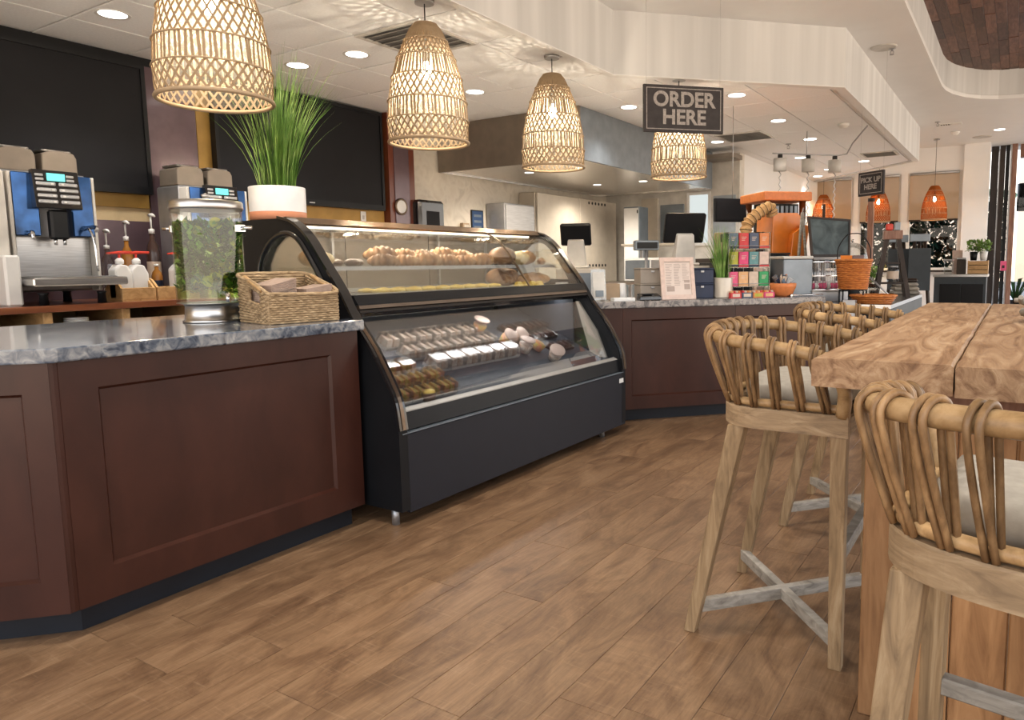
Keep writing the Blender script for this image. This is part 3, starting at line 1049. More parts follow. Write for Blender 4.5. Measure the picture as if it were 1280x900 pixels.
for k, (x, y, z) in enumerate(ADDED_SPOTS):
    dd = dup(d0, (x, y, z + .006), 0, 'added unseen downlight over the seating side, %s of the row out of the picture' % ORD[k], 'added downlights over the seating side')
    for c in dd.children:
        if c.type == 'LIGHT':
            c.data = c.data.copy(); c.data.energy = ADDED_SPOT_ENERGY; c.data.color = (1, .965, .92); c.data.shadow_soft_size = .07; c.data.spot_size = radians(130)
dup(d0, (-.36, 13.6, 3.25), 0, 'small recessed downlight in the plaster ceiling at the far right')


for k, (x, y) in enumerate(((-5.0, 7.0), (-4.3, 7.0), (-5.0, 8.6), (-4.3, 8.6))):  # lights added under the hood to brighten the wall and refrigerator
    dup(d0, (x, y, 2.2385), 0, 'small added round light in the underside of the kitchen hood, %s' % ('front left', 'front right', 'back left', 'back right')[k], 'lights under the kitchen hood', .62)
for o_ in [o for o in COL.objects if o.get('group') == 'lights under the kitchen hood']:
    for c in o_.children:
        if c.type == 'LIGHT': c.data = c.data.copy(); c.data.energy = 62; c.data.color = (1, .90, .76); c.data.spot_size = radians(150)

# ---- air vents
def vent(label, x, y, sx, sy, rz=0):
    t = thing('air_vent', label, 'vent', (x, y, 2.75), rz)
    MB().prism([(-sx, -sy), (sx, -sy), (sx, sy), (-sx, sy)], -.012, .0, holes=[[(-sx + .03, -sy + .03), (sx - .03, -sy + .03), (sx - .03, sy - .03), (-sx + .03, sy - .03)]]).build('frame', M['vent'], t, fix=True)
    MB().box(-sx + .03, -sy + .03, -.003, sx - .03, sy - .03, -.001).build('dark_duct', M['duct'], t)
    me = None
    n = 7
    for k in range(n):
        y0 = -sy + .03 + (2 * sy - .06) * (k + .5) / n
        if me is None:
            o = MB().hexa([(-sx + .03, -.006, -.016), (sx - .03, -.006, -.016), (sx - .03, -.002, -.016), (-sx + .03, -.002, -.016)],
                          [(-sx + .03, .010, -.003), (sx - .03, .010, -.003), (sx - .03, .014, -.003), (-sx + .03, .014, -.003)]).build('slat', M['vent'], t, fix=True); me = o.data
        else:
            o = bpy.data.objects.new('slat', me); COL.objects.link(o); o.parent = t
        o.location = (0, y0, 0)
    return t


vent('square air vent in the tiles behind the second woven lamp', -3.72, 3.88, .30, .30)
vent('square air vent in the tiles right of the order sign', -3.05, 9.0, .30, .30)
vent('slim dark air vent in the tiles by the soffit end', -1.85, 11.6, .24, .24)

t = thing('smoke_detector', 'round white smoke detector on the tiles near the soffit', 'detector', (-1.82, 8.85, 2.75))
MB().lathe([(0, -.05), (.045, -.048), (.055, -.03), (.062, -.028), (.066, 0)], 22).build('body', M['white'], t)
MB().lathe([(.046, -.034), (.057, -.032)], 22, cap=False).build('grille', M['vent'], t)


def sprinkler(label, x, y, z):
    t = thing('sprinkler_head', label, 'sprinkler', (x, y, z))
    MB().lathe([(.04, 0), (.036, -.008), (.012, -.012), (.010, -.03)], 14).build('escutcheon', M['steeldull'], t)
    MB().tube([(-.012, 0, -.028), (-.016, 0, -.05), (0, 0, -.066), (.016, 0, -.05), (.012, 0, -.028)], .004, 6).build('frame', M['steeldull'], t)
    MB().lathe([(0, -.068), (.022, -.066), (.022, -.063), (0, -.061)], 12).build('deflector', M['steeldull'], t)


sprinkler('steel sprinkler head beside the big ceiling speaker', -1.17, 7.85, 3.25)
sprinkler('steel sprinkler head in the plaster near the far small speaker', -1.15, 12.3, 3.25)
sprinkler('steel sprinkler head in the tiles before the three canisters', -2.75, 9.9, 2.75)
for lb, x, y, r in (('large round ceiling speaker between soffit and wooden recess', -1.235, 7.78, .125), ('small far round ceiling speaker before the door', -.63, 14.2, .15)):
    t = thing('ceiling_speaker', lb, 'speaker', (x, y, 3.25))
    MB().lathe([(r, 0), (r - .004, -.008), (r - .02, -.010)], 32, cap=False).build('rim', M['vent'], t)
    MB().lathe([(0, -.007), (r - .018, -.009)], 32, cap=False).build('grille', M['vent'], t)
t = thing('ceiling_grille', 'small slotted grille in the plaster beyond the soffit end', 'vent', (-1.0, 12.6, 3.25))
MB().prism([(-.16, -.08), (.16, -.08), (.16, .08), (-.16, .08)], -.01, 0, holes=[[(-.14, -.06), (.0, -.06), (.0, .06), (-.14, .06)]]).build('frame', M['white'], t, fix=True)
for k in range(4): MB().box(-.13 + k * .033, -.055, -.006, -.115 + k * .033, .055, -.002).build('slot', M['dark'], t)
for lb, x, y in (('round white dome detector in the plaster over the right far window', -.98, 13.4),):
    t = thing('dome_detector', lb, 'detector', (x, y, 3.25))
    MB().lathe([(0, -.06), (.04, -.05), (.06, -.02), (.075, 0)], 18).build('dome', M['white'], t)

# ---- track with three canisters whose chains carry menu racks
tr = thing('ceiling_track', 'thin grey ceiling track rail carrying three canisters', 'track', (-2.3, 9.2, 2.75))
MB().tube([(-2.62, 8.75, 2.47), (-2.30, 9.1, 2.47), (-1.98, 9.4, 2.47), (-1.90, 9.48, 2.49), (-1.82, 9.4, 2.60), (-1.6, 9.1, 2.74)], .009, 6).build('rail', M['steeldull'], tr, world=True)
MB().tube([(-2.30, 9.1, 2.47), (-2.30, 9.1, 2.75)], .006, 6).build('stem', M['steeldull'], tr, world=True)
for lb, x, y in (('grey canister on the ceiling track, left of three', -2.55, 8.83), ('grey canister on the ceiling track, middle of three', -2.28, 9.10), ('grey canister on the ceiling track, right of three', -2.02, 9.37)):
    c = thing('track_canister', lb, 'canister', (x, y, 2.46), 0, 'canisters on the ceiling track')
    MB().cyl((0, 0, -.20), .078, .15, 20).build('can', M['vent'], c)
    MB().cyl((0, 0, -.05), .03, .05, 12).build('neck', M['dark'], c)
    pts = [(.012 * (1 if i % 2 else -1), .006 * (1 if i % 3 else -1), -.20 - i * .04) for i in range(17)]
    MB().tube(pts, .007, 5).build('chain', M['steeldull'], c)

# ================================================================== NEAR COUNTER
def panel_face(mb, y0, y1, z0, z1, x, fr, dep=.012):
    pass


cc = thing('counter_cabinet', 'dark mahogany counter cabinet with recessed panels beneath the blue granite top', 'cabinet', (-2.9, 1.3, 0))
body = [(-2.50, 2.14), (-2.50, .985), (-3.25, .235), (-3.55, .235), (-3.55, 2.14)]
MB().prism(body, .092, .876).build('carcass', M['cab'], cc, world=True, fix=True)


def framed(parent, o, d, L, z0, z1, p0, p1, pz0, pz1, mat, n=None, T=.03, rec=.013):
    """panelled front: frame with an opening and a recessed panel; o origin (x,y), d unit dir, outward normal to the right of d... returned parts"""
    dx, dy = d
    nx, ny = (dy, -dx)

    def P(s, t, z): return (o[0] + dx * s + nx * t, o[1] + dy * s + ny * t, z)
    mb = MB()
    # frame with hole, front at t=T, back at t=0
    loops = [[(0, z0), (L, z0), (L, z1), (0, z1)], [(p0, pz0), (p1, pz0), (p1, pz1), (p0, pz1)]]
    inn = [(p0 + .010, pz0 + .010), (p1 - .010, pz0 + .010), (p1 - .010, pz1 - .010), (p0 + .010, pz1 - .010)]
    A, B = loops
    for i in range(4):
        j = (i + 1) % 4
        mb.add([P(*A[i][:1], T, A[i][1]), P(A[j][0], T, A[j][1]), P(B[j][0], T, B[j][1]), P(B[i][0], T, B[i][1])], [(0, 1, 2, 3)])
        mb.add([P(A[i][0], 0, A[i][1]), P(A[j][0], 0, A[j][1]), P(A[j][0], T, A[j][1]), P(A[i][0], T, A[i][1])], [(0, 1, 2, 3)])
        mb.add([P(B[i][0], T, B[i][1]), P(B[j][0], T, B[j][1]), P(inn[j][0], T - rec, inn[j][1]), P(inn[i][0], T - rec, inn[i][1])], [(0, 1, 2, 3)])
    mb.build('frame', mat, parent, world=True)
    MB().add([P(inn[0][0] - .002, T - rec + .0005, inn[0][1] - .002), P(inn[1][0] + .002, T - rec + .0005, inn[1][1] - .002), P(inn[2][0] + .002, T - rec + .0005, inn[2][1] + .002), P(inn[3][0] - .002, T - rec + .0005, inn[3][1] + .002),
              P(inn[0][0], 0, inn[0][1]), P(inn[1][0], 0, inn[1][1]), P(inn[2][0], 0, inn[2][1]), P(inn[3][0], 0, inn[3][1])],
             [(0, 1, 2, 3), (7, 6, 5, 4), (0, 4, 5, 1), (1, 5, 6, 2), (2, 6, 7, 3), (3, 7, 4, 0)]).build('recessed_panel', mat, parent, world=True, fix=True)


framed(cc, (-2.50, .9975), (0, 1), 1.1425, .092, .876, .105, 1.00, .20, .785, M['cab'])
q = 1 / sqrt(2)
framed(cc, (-3.25 - .0, .235 + .0), (q, q), 1.073, .092, .876, .10, 1.0, .20, .785, M['cab'])
MB().prism([(-2.51, .99), (-2.472, .999), (-2.470, .985), (-2.472, .9705), (-2.50, .975)], .093, .875).build('corner_post', M['cab'], cc, world=True, fix=True)
MB().prism([(-2.525, 2.11), (-2.525, 1.022), (-3.30, .247), (-3.50, .247), (-3.50, 2.11)], .0005, .0915).build('toe_kick', M['toe'], cc, world=True, fix=True)

ct = MB().prism([(-2.445, 2.163), (-2.445, .985), (-3.20, .23), (-3.62, .23), (-3.62, 2.163)], .877, .922).build('countertop', M['granite'], fix=True, bevel=.006)
tag(ct, 'blue-grey speckled granite countertop carrying the water dispenser and napkin basket', 'countertop')

# ---- water dispenser
wd = thing('water_dispenser', 'clear drum water dispenser with green leaves and steel lid on granite counter', 'dispenser', (-3.03, 1.835, .922))
MB().lathe([(.118, 0), (.122, .004), (.112, .012), (.108, .07), (.114, .078), (.140, .084)], 36).build('steel_base', M['steel'], wd)
MB().lathe([(.138, .085), (.139, .50)], 40, cap=False).build('clear_wall', M['waterg'], wd)
MB().lathe([(.132, .100), (.133, .43), (0, .431)], 36, cap=False).build('water', M['water'], wd)
lv = MB()


def drum(r):
    a, d = r.random() * 6.28, .118 * sqrt(r.random() * .55 + .45)
    return (d * cos(a), d * sin(a), .135 + .29 * r.random())


leaves(lv, 700, drum, .036, 21)
o = lv.build('infused_leaves', M['leaf'], wd); o['kind'] = 'stuff'
dl = MB(); leaves(dl, 900, lambda r: drum(r) if r.random() < 2 else 0, .034, 31)
o = dl.build('mint_leaves', M['leafd'], wd); o['kind'] = 'stuff'
sl = MB()
rr = random.Random(8)
for k in range(30):
    x, y, z = drum(rr)
    a = atan2(y, x)
    n0 = Vector((cos(a), sin(a), (rr.random() - .5) * .8)).normalized()
    s = n0.cross(Vector((0, 0, 1))).normalized(); t2 = n0.cross(s)
    c = Vector((x * .95, y * .95, z))
    ring = [c + s * (cos(w) * .026) + t2 * (sin(w) * .026) for w in [2 * pi * i / 12 for i in range(12)]]
    sl.add(ring, [tuple(range(12))])
o = sl.build('cucumber_slices', M['t_lime'], wd); o['kind'] = 'stuff'
MB().lathe([(.142, .480), (.145, .488), (.145, .512), (.140, .520), (.05, .528), (0, .529)], 40).build('lid', M['steel'], wd)
MB().lathe([(.010, .529), (.014, .54), (.018, .548), (0, .556)], 16).build('lid_knob', M['steel'], wd)
for s, nm in ((1, 'handle'), (-1, 'handle')):
    m = MB()
    a = radians(211 if s > 0 else 31)
    ex, ey = cos(a), sin(a)
    m.tube([(ex * .140, ey * .140, .40), (ex * .165, ey * .165, .405), (ex * .195, ey * .195, .405)], .008, 8)
    m.box(min(ex * .128, ex * .15), min(ey * .128, ey * .15) - .02, .385, max(ex * .128, ex * .15), max(ey * .128, ey * .15) + .02, .42, .004)
    m.build(nm, M['chrome'], wd)
m = MB().tube([(.137, -.03, .125), (.175, -.04, .125), (.19, -.045, .11), (.19, -.045, .09)], .011, 10)
m.build('tap', M['chrome'], wd)

# ---- napkin basket (sloped front) with napkins in it
BA = radians(80)
nb = thing('napkin_basket', 'sloping seagrass napkin basket with side handles on granite counter', 'basket', (-2.585, 1.80, .9225), BA)
# local x along the front face (left->right), y = into the counter
LX, LY = .30, .27


def woven_wall(mb, p, q, h0, h1, rows, gap=None):
    """horizontal coils between base points p and q; heights h0 at p, h1 at q"""
    P0, Q0 = Vector((*p, 0)), Vector((*q, 0))
    L = (Q0 - P0).length
    out = Vector(((Q0 - P0).y, -(Q0 - P0).x, 0)).normalized()
    nseg = max(6, int(L / .016))
    for k in range(rows):
        f = (k + .5) / rows
        pts = []
        for i in range(nseg + 1):
            t = i / nseg
            z = f * (h0 + (h1 - h0) * t)
            pts.append(P0.lerp(Q0, t) + Vector((0, 0, z)) + out * (.0022 * (1 if (i + k) % 2 else -1)))
        if gap and gap[2] < f < gap[3]:
            a, b = int(gap[0] * nseg), int(gap[1] * nseg)
            mb.tube(pts[:a + 1], max(h0, h1) / rows * .54, 6)
            mb.tube(pts[b:], max(h0, h1) / rows * .54, 6)
        else:
            mb.tube(pts, max(h0, h1) / rows * .54, 6)


m = MB(); woven_wall(m, (0, 0), (LX, 0), .122, .122, 13); m.build('front_wall', M['wicker'], nb)
m = MB(); woven_wall(m, (LX, LY), (0, LY), .20, .20, 18); m.build('back_wall', M['wicker'], nb)
m = MB(); woven_wall(m, (0, LY), (0, 0), .20, .122, 16, (.38, .80, .55, .86)); m.build('side_wall', M['wicker'], nb)
m = MB(); woven_wall(m, (LX, 0), (LX, LY), .122, .20, 16, (.20, .62, .55, .86)); m.build('side_wall', M['wicker'], nb)
MB().box(.004, .004, .001, LX - .004, LY - .004, .009).build('bottom', M['wicker'], nb)
MB().tube(catmull([(0, 0, .124), (LX * .5, 0, .120), (LX, 0, .124), (LX, LY * .5, .172), (LX, LY, .203), (LX * .5, LY, .206), (0, LY, .203), (0, LY * .5, .172)], 5), .008, 8, closed=True).build('braided_rim', M['wicker'], nb)
for x in (0, LX):
    MB().tube(catmull([(x, LY * .18, .135), (x, LY * .35, .152), (x, LY * .62, .178), (x, LY * .78, .192)], 4), .0105, 10).build('wooden_handle', M['rattan'], nb)
for lb, ox, rz, tilt, n in (('left pleated stack of brown paper napkins standing in the basket', .035, .12, .42, 25), ('right folded stack of brown paper napkins lying in the basket', .185, -.06, -.30, 25)):
    base = Vector((ox, .045, .014))
    t = thing('napkin_stack', lb, 'napkins', (-2.585 + base.x * cos(BA) - base.y * sin(BA), 1.80 + base.x * sin(BA) + base.y * cos(BA), .9225 + .014), BA + rz, 'napkin stacks in the basket')
    rn = random.Random(4)
    me = None
    for k in range(n):
        z = k * .0058
        lift = tilt * .07 * (k / n)
        jx = (rn.random() - .5) * .004
        v = []
        for (x, y) in ((0, 0), (.115, 0), (.115, .15), (0, .15)):
            v.append((x + jx, y + jx, z + (lift * (1 - x / .115) if tilt < 0 else lift * x / .115)))
        v += [(a, b, c + .0050) for a, b, c in v]
        MB().add(v, [(0, 3, 2, 1), (4, 5, 6, 7), (0, 1, 5, 4), (1, 2, 6, 5), (2, 3, 7, 6), (3, 0, 4, 7)]).build('napkin', M['napkin'], t)

# ================================================================== PASTRY CASE
Y0, Y1 = 2.172, 4.262
dc = thing('pastry_case', 'black curved-glass refrigerated pastry case filled with baked goods and boxed snacks', 'display case', (-2.85, 3.2, 0))
outl = [(-3.40, .075), (-2.27, .075), (-2.272, .44), (-2.292, .56), (-2.338, .65), (-2.425, .785), (-2.52, .90), (-2.612, 1.04), (-2.735, 1.19), (-2.80, 1.27), (-2.86, 1.325), (-2.93, 1.365), (-3.02, 1.385), (-3.40, 1.385)]
win = [(-3.17, 1.06), (-3.155, 1.17), (-3.10, 1.25), (-3.03, 1.298), (-2.95, 1.315), (-2.89, 1.30), (-2.84, 1.26), (-2.78, 1.185), (-2.725, 1.11), (-2.69, 1.05)]
win = win[::-1]
lowwin = [(-2.36, .56), (-2.42, .66), (-2.50, .78), (-2.58, .90), (-2.74, .90), (-2.74, .56)][::-1]
MB().prism(outl, Y0, Y0 + .05, 'y', holes=[win]).build('end_panel', M['black'], dc, world=True, fix=True)
MB().prism(outl, Y1 - .05, Y1, 'y', holes=[win]).build('end_panel', M['black'], dc, world=True, fix=True)
for ya, yb in ((Y0 + .012, Y0 + .018), (Y1 - .018, Y1 - .012)):
    MB().prism(win, ya, yb, 'y').build('end_glass', M['glass'], dc, world=True, fix=True)
# glossy curved edging on both ends
edge = [(-2.272, .44), (-2.292, .56), (-2.338, .65), (-2.425, .785), (-2.52, .90), (-2.612, 1.04), (-2.735, 1.19), (-2.80, 1.27), (-2.86, 1.325), (-2.93, 1.365), (-3.02, 1.386)]
cur = [(p.x, p.y) for p in catmull([(a, b, 0) for a, b in edge], 4)]
for ya, yb in ((Y0 - .004, Y0 + .046), (Y1 - .046, Y1 + .004)):
    MB().sheet(cur, ya, yb, 'y', -.012).build('edge_trim', M['blackgloss'], dc, world=True, fix=True)
    i0, i1 = 0, 17
    MB().sheet([(a + .0125, b + .003) for a, b in cur[i0:i1]], ya + .016, yb - .016, 'y', -.003).build('edge_strip', M['steeldull'] if False else M['bronze'], dc, world=True, fix=True)
# window arch frame on the near end
wa = [(p.x, Y0 - .006, p.y) for p in catmull([(a, b, 0) for a, b in win[::-1]], 3)]
MB().tube(wa, .014, 8).build('arch_frame', M['blackgloss'], dc, world=True)
# base: charcoal front panel, kick, feet, sticker
MB().box(-2.33, Y0 + .051, .058, -2.272, Y1 - .002, .418, .004).build('front_panel', M['casepanel'], dc, world=True)
MB().box(-3.38, Y0 + .052, .075, -2.335, Y1 - .052, .40).build('cooling_unit', M['black'], dc, world=True)
MB().box(-2.268, Y0 + .02, .419, -2.30, Y1 - .03, .424, .001).build('panel_cap', M['linensteel'], dc, world=True)
MB().box(-2.272, Y1 - .085, .352, -2.2695, Y1 - .03, .382).build('rating_label', M['white'], dc, world=True)
MB().prism([(-2.29, .43), (-2.300, .506), (-2.33, .515), (-2.36, .43)], Y0 + .05, Y1 - .05, 'y').build('front_sill', M['black'], dc, world=True, fix=True)
MB().prism([(-2.303, .508), (-2.306, .513), (-2.335, .523), (-2.335, .517)], Y0 + .05, Y1 - .05, 'y').build('sill_strip', M['sillgrey'], dc, world=True, fix=True)
MB().box(-2.44, Y0 + .015, .0805, -2.335, Y0 + .12, .115, .01).build('foot_bracket', M['black'], dc, world=True)
for x, y in ((-2.345, Y0 + .03), (-2.345, Y1 - .20), (-3.3, Y0 + .05), (-2.6, Y1 - .06), (-3.3, Y1 - .1)):
    MB().cyl((x, y, 0), .017, .082, 14).build('foot', M['steeldull'], dc, world=True)
# lower curved glass, middle rail, upper glass in two panes with a dividing strip
low = [(p.x, p.y) for p in catmull([(-2.330, .522, 0), (-2.362, .60, 0), (-2.435, .715, 0), (-2.505, .82, 0), (-2.572, .925, 0)], 4)]
MB().sheet(low, Y0 + .052, Y1 - .052, 'y', .005).build('lower_glass', M['glassd'], dc, world=True, fix=True)
MB().prism([(-2.548, .925), (-2.535, .945), (-2.545, .962), (-2.60, .962), (-2.60, .925)], Y0 + .05, Y1 - .05, 'y').build('lower_rail', M['blackgloss'], dc, world=True, fix=True)
MB().prism([(-2.538, .963), (-2.542, .978), (-2.60, .978), (-2.60, .963)], Y0 + .05, Y1 - .05, 'y').build('bronze_rail', M['bronze'], dc, world=True, fix=True)
MB().prism([(-2.545, .979), (-2.578, 1.024), (-2.64, 1.024), (-2.64, .979)], Y0 + .05, Y1 - .05, 'y').build('upper_rail', M['black'], dc, world=True, fix=True)
upc = [(p.x, p.y) for p in catmull([(-2.596, 1.025, 0), (-2.625, 1.065, 0), (-2.735, 1.205, 0), (-2.80, 1.278, 0), (-2.87, 1.335, 0), (-2.95, 1.365, 0)], 4)]
YM = 3.62
for ya, yb in ((Y0 + .052, YM - .006), (YM + .006, Y1 - .052)):
    MB().sheet(upc, ya, yb, 'y', .005).build('upper_glass', M['glass'], dc, world=True, fix=True)
MB().sheet(upc, YM - .006, YM + .006, 'y', .008).build('glass_divider', M['bronze'], dc, world=True, fix=True)
MB().box(-3.40, Y0 + .05, 1.362, -2.955, Y1 - .05, 1.385, .004).build('top_deck', M['steeldull'], dc, world=True)
MB().prism([(-2.945, 1.352), (-2.925, 1.362), (-2.965, 1.392), (-3.0, 1.392), (-3.0, 1.386), (-2.955, 1.355)], Y0 + .01, Y1 - .01, 'y').build('top_trim', M['bronze'], dc, world=True, fix=True)
# interior
MB().box(-3.40, Y0 + .05, .40, -3.38, Y1 - .05, 1.362).build('back_frame', M['steeldull'], dc, world=True)
for a, b in ((Y0 + .06, 2.86), (2.87, 3.55), (3.56, Y1 - .06)):
    MB().box(-3.379, a, 1.03, -3.372, b, 1.35).build('rear_door', M['taupe'], dc, world=True)
MB().box(-3.37, Y0 + .052, .985, -2.645, Y1 - .052, 1.012).build('white_deck', M['white'], dc, world=True)
MB().box(-3.37, Y0 + .052, .94, -2.61, Y1 - .052, .984).build('deck_underside', M['black'], dc, world=True)
MB().box(-3.365, Y0 + .052, 1.146, -2.80, Y1 - .052, 1.154).build('glass_shelf', M['glass'], dc, world=True)
MB().box(-2.80, Y0 + .052, 1.136, -2.793, Y1 - .052, 1.156).build('shelf_front', M['steeldull'], dc, world=True)
for y in (2.75, 3.62, 4.12):
    MB().box(-3.36, y, 1.012, -3.345, y + .015, 1.36).build('upright', M['steeldull'], dc, world=True)
MB().tube([(-3.0, Y0 + .09, 1.352), (-3.0, Y1 - .09, 1.352)], .008, 10).build('light_tube', M['tubelight'], dc, world=True)
MB().box(-3.37, Y0 + .052, .42, -3.36, Y1 - .052, .94).build('black_liner', M['liner_grey'], dc, world=True)
# sloping black deck of the lower compartment
MB().prism([(-3.12, .8396), (-2.36, .490), (-2.36, .465), (-3.12, .815)], Y0 + .055, Y1 - .075, 'y').build('sloping_deck', M['liner_grey'], dc, world=True, fix=True)
MB().box(-3.30, Y1 - .072, .44, -2.642, Y1 - .052, .92).build('end_liner', M['liner_grey'], dc, world=True)
MB().prism([(-2.38, .52), (-2.455, .70), (-2.60, .90), (-2.62, .90), (-2.50, .52)], Y1 - .070, Y1 - .052, 'y').build('end_liner', M['beige'], dc, world=True, fix=True)
li = bpy.data.lights.new('case_light', 'AREA')
li.shape = 'RECTANGLE'; li.size = .03; li.size_y = 1.9; li.energy = 6; li.color = (1, .84, .62)
lo = bpy.data.objects.new('case_light', li); COL.objects.link(lo); lo.parent = dc; lo.location = (-.14, .02, 1.335)
li = bpy.data.lights.new('lower_case_light', 'AREA')
li.shape = 'RECTANGLE'; li.size = .03; li.size_y = 1.9; li.energy = 4.5; li.color = (1, .95, .90)
lo = bpy.data.objects.new('lower_case_light', li); COL.objects.link(lo); lo.parent = dc; lo.location = (.10, .02, .93)

# ---- grass pot on the case
def grass_pot(name, label, loc, r, h, band, n, L, mat, seed, spread=.5, wd=.0045, avoid=None):
    t = thing(name, label, 'potted plant', loc)
    MB().lathe([(r * .97, 0), (r, .006), (r, band)], 36).build('band', M['terracotta'] if band > .01 else mat, t)
    MB().lathe([(r, band), (r * 1.0, h - .004), (r * .985, h), (r * .93, h), (r * .92, h - .03), (0, h - .03)], 36, cap=False).build('pot', mat, t)
    rn = random.Random(seed)
    m = MB()
    for k in range(n):
        a, d = rn.random() * 2 * pi, r * .62 * sqrt(rn.random())
        b = Vector((d * cos(a), d * sin(a), h - .03))
        lean = Vector((cos(a + (rn.random() - .5) * 1.2), sin(a + (rn.random() - .5) * 1.2), 0)) * spread * (.15 + .85 * rn.random()) * (d / (r * .62) * .7 + .3)
        ll = L * (.55 + .5 * rn.random())
        pts = []
        for i in range(6):
            t2 = i / 5
            pts.append(b + Vector((0, 0, ll * (t2 - .13 * t2 * t2 * (lean.length / spread + .2)))) + lean * ll * (t2 ** 1.9) + lean * ll * .25 * t2)
        tip = pts[-1] + Vector(loc)
        if avoid and (tip.xy - Vector(avoid)).length < .29: continue
        w = wd * (.7 + .6 * rn.random())
        sd = Vector((-sin(a + 1.3 * rn.random()), cos(a + 1.3 * rn.random()), 0))
        vs, fs = [], []
        for i, p in enumerate(pts):
            ww = w * (1 - (i / 5) ** 2 * .92)
            vs += [p - sd * ww, p + sd * ww]
        for i in range(5): fs.append((2 * i, 2 * i + 1, 2 * i + 3, 2 * i + 2))
        m.add(vs, fs, True)
    o = m.build('grass_blades', M['leaf'], t); o['kind'] = 'stuff'
    return t


grass_pot('potted_grass', 'tall green grass in white pot with terracotta foot, on top of pastry case', (-3.20, 2.312, 1.386), .133, .165, .042, 420, .74, M['ceramic'], 3, .42, .0030, (-3.15, 1.99))

# ================================================================== FOOD IN THE CASE
def croissant(mat, s=1.0, seed=0):
    rn = random.Random(seed)
    m = MB()
    n = 42
    pts, R = [], []
    for i in range(n + 1):
        t = i / n
        a = radians(-62 + 124 * t)
        pts.append((.075 * s * (cos(a) - .75), .085 * s * sin(a), .030 * s))
        e = sin(pi * t) ** .75
        R.append(s * (.007 + .034 * e * (.70 + .34 * abs(sin(7 * pi * t)) ** .6)))
    m.tube(pts, R, 10, flat=.95)
    return m


def loaf(L, r, seed=0, score=True):
    m = MB()
    n = 14
    pts = [(0, L * (i / n - .5), r * .78) for i in range(n + 1)]
    R = [max(.004, r * (sin(pi * (i + .15) / (n + .3)) ** .5) * (1.05 if score and i % 3 == 1 else .97)) for i in range(n + 1)]
    m.tube(pts, R, 12, flat=.8)
    return m


shelf_z, deck_z = 1.1545, 1.0125
# --- upper glass shelf, left to right
items = []
g = 'pastries on the upper shelf of the case'
t = tag(MB().ball((0, 0, .045), .062, .062, .045, 16, 9, .05, 1).build('bread_roll', M['crust'], None, (-2.99, 2.33, shelf_z)), 'round golden bread roll at the left end of the upper shelf', 'bread', g)
tag(MB().ball((0, 0, .036), .048, .060, .036, 16, 9, .05, 2).build('bread_roll', M['pale'], None, (-2.87, 2.30, shelf_z)), 'pale bread roll before the golden roll on the upper shelf', 'bread', g)
for k, (x, y, rz) in enumerate(((-2.95, 2.45, .6), (-2.86, 2.47, .3), (-2.92, 2.56, 1.0))):
    o = loaf(.13, .026, k).build('chocolate_pastry', M['choc'], None, (x, y, shelf_z), (0, 0, rz))
    tag(o, 'dark chocolate pastry on the upper shelf, %s from the bread roll' % ORD[k], 'pastry', g)
cr = croissant(M['crust'], 1.2, 1)
me = None
cpos = []
for i in range(11):
    row = i % 2
    cpos.append((-2.865 - .10 * row, 2.68 + .079 * i, -.72 + .35 * sin(i * 2.1)))
for i, (x, y, rz) in enumerate(cpos):
    mt = 'crustd' if i in (0, 1, 5) else 'crust'
    o = croissant(None, (1.0, 1.15, .95)[i % 3], i).build('croissant', M[mt], None, (x, y, shelf_z - .002), (0, 0, rz))
    if i % 2: o.location.z += .012; o.rotation_euler.y = -.2; o.location.z += .018
    lb = 'croissant on the upper shelf, %s from the left %s' % (ORD[i], 'in the front row' if i % 2 == 0 else 'counting the back row')
    tag(o, ('dark ' if mt == 'crustd' else 'golden ') + lb, 'croissant', 'croissants on the upper shelf')
for k, (x, y, r, mt, lb) in enumerate(((-2.88, 3.52, .050, 'pale', 'pale bun just left of the glass divider on the upper shelf'), (-2.92, 3.43, .052, 'crust', 'golden bun beside the last croissant on the upper shelf'))):
    tag(MB().ball((0, 0, r * .75), r, r * 1.1, r * .75, 16, 9, .06, k).build('bun', M[mt], None, (x, y, shelf_z)), lb, 'bread', g)
tag(MB().ball((0, 0, .058), .085, .105, .058, 20, 11, .07, 5).build('seeded_loaf', M['crustd'], None, (-2.90, 3.74, shelf_z)), 'round seeded brown loaf right of the glass divider, upper shelf', 'bread', g)
tag(MB().ball((0, 0, .046), .065, .075, .046, 18, 9, .10, 6).build('cream_bun', M['pale'], None, (-2.88, 3.90, shelf_z)), 'pale knotted bun between two loaves on the upper shelf', 'bread', g)
tag(MB().ball((0, 0, .050), .07, .09, .050, 18, 9, .08, 7).build('brown_loaf', M['crust'], None, (-2.93, 4.03, shelf_z)), 'golden brown loaf at the right end of the upper shelf', 'bread', g)
tag(loaf(.16, .03, 4).build('small_baguette', M['crustd'], None, (-2.86, 4.13, shelf_z), (0, 0, .5)), 'small dark baguette in the upper shelf right corner', 'bread', g)
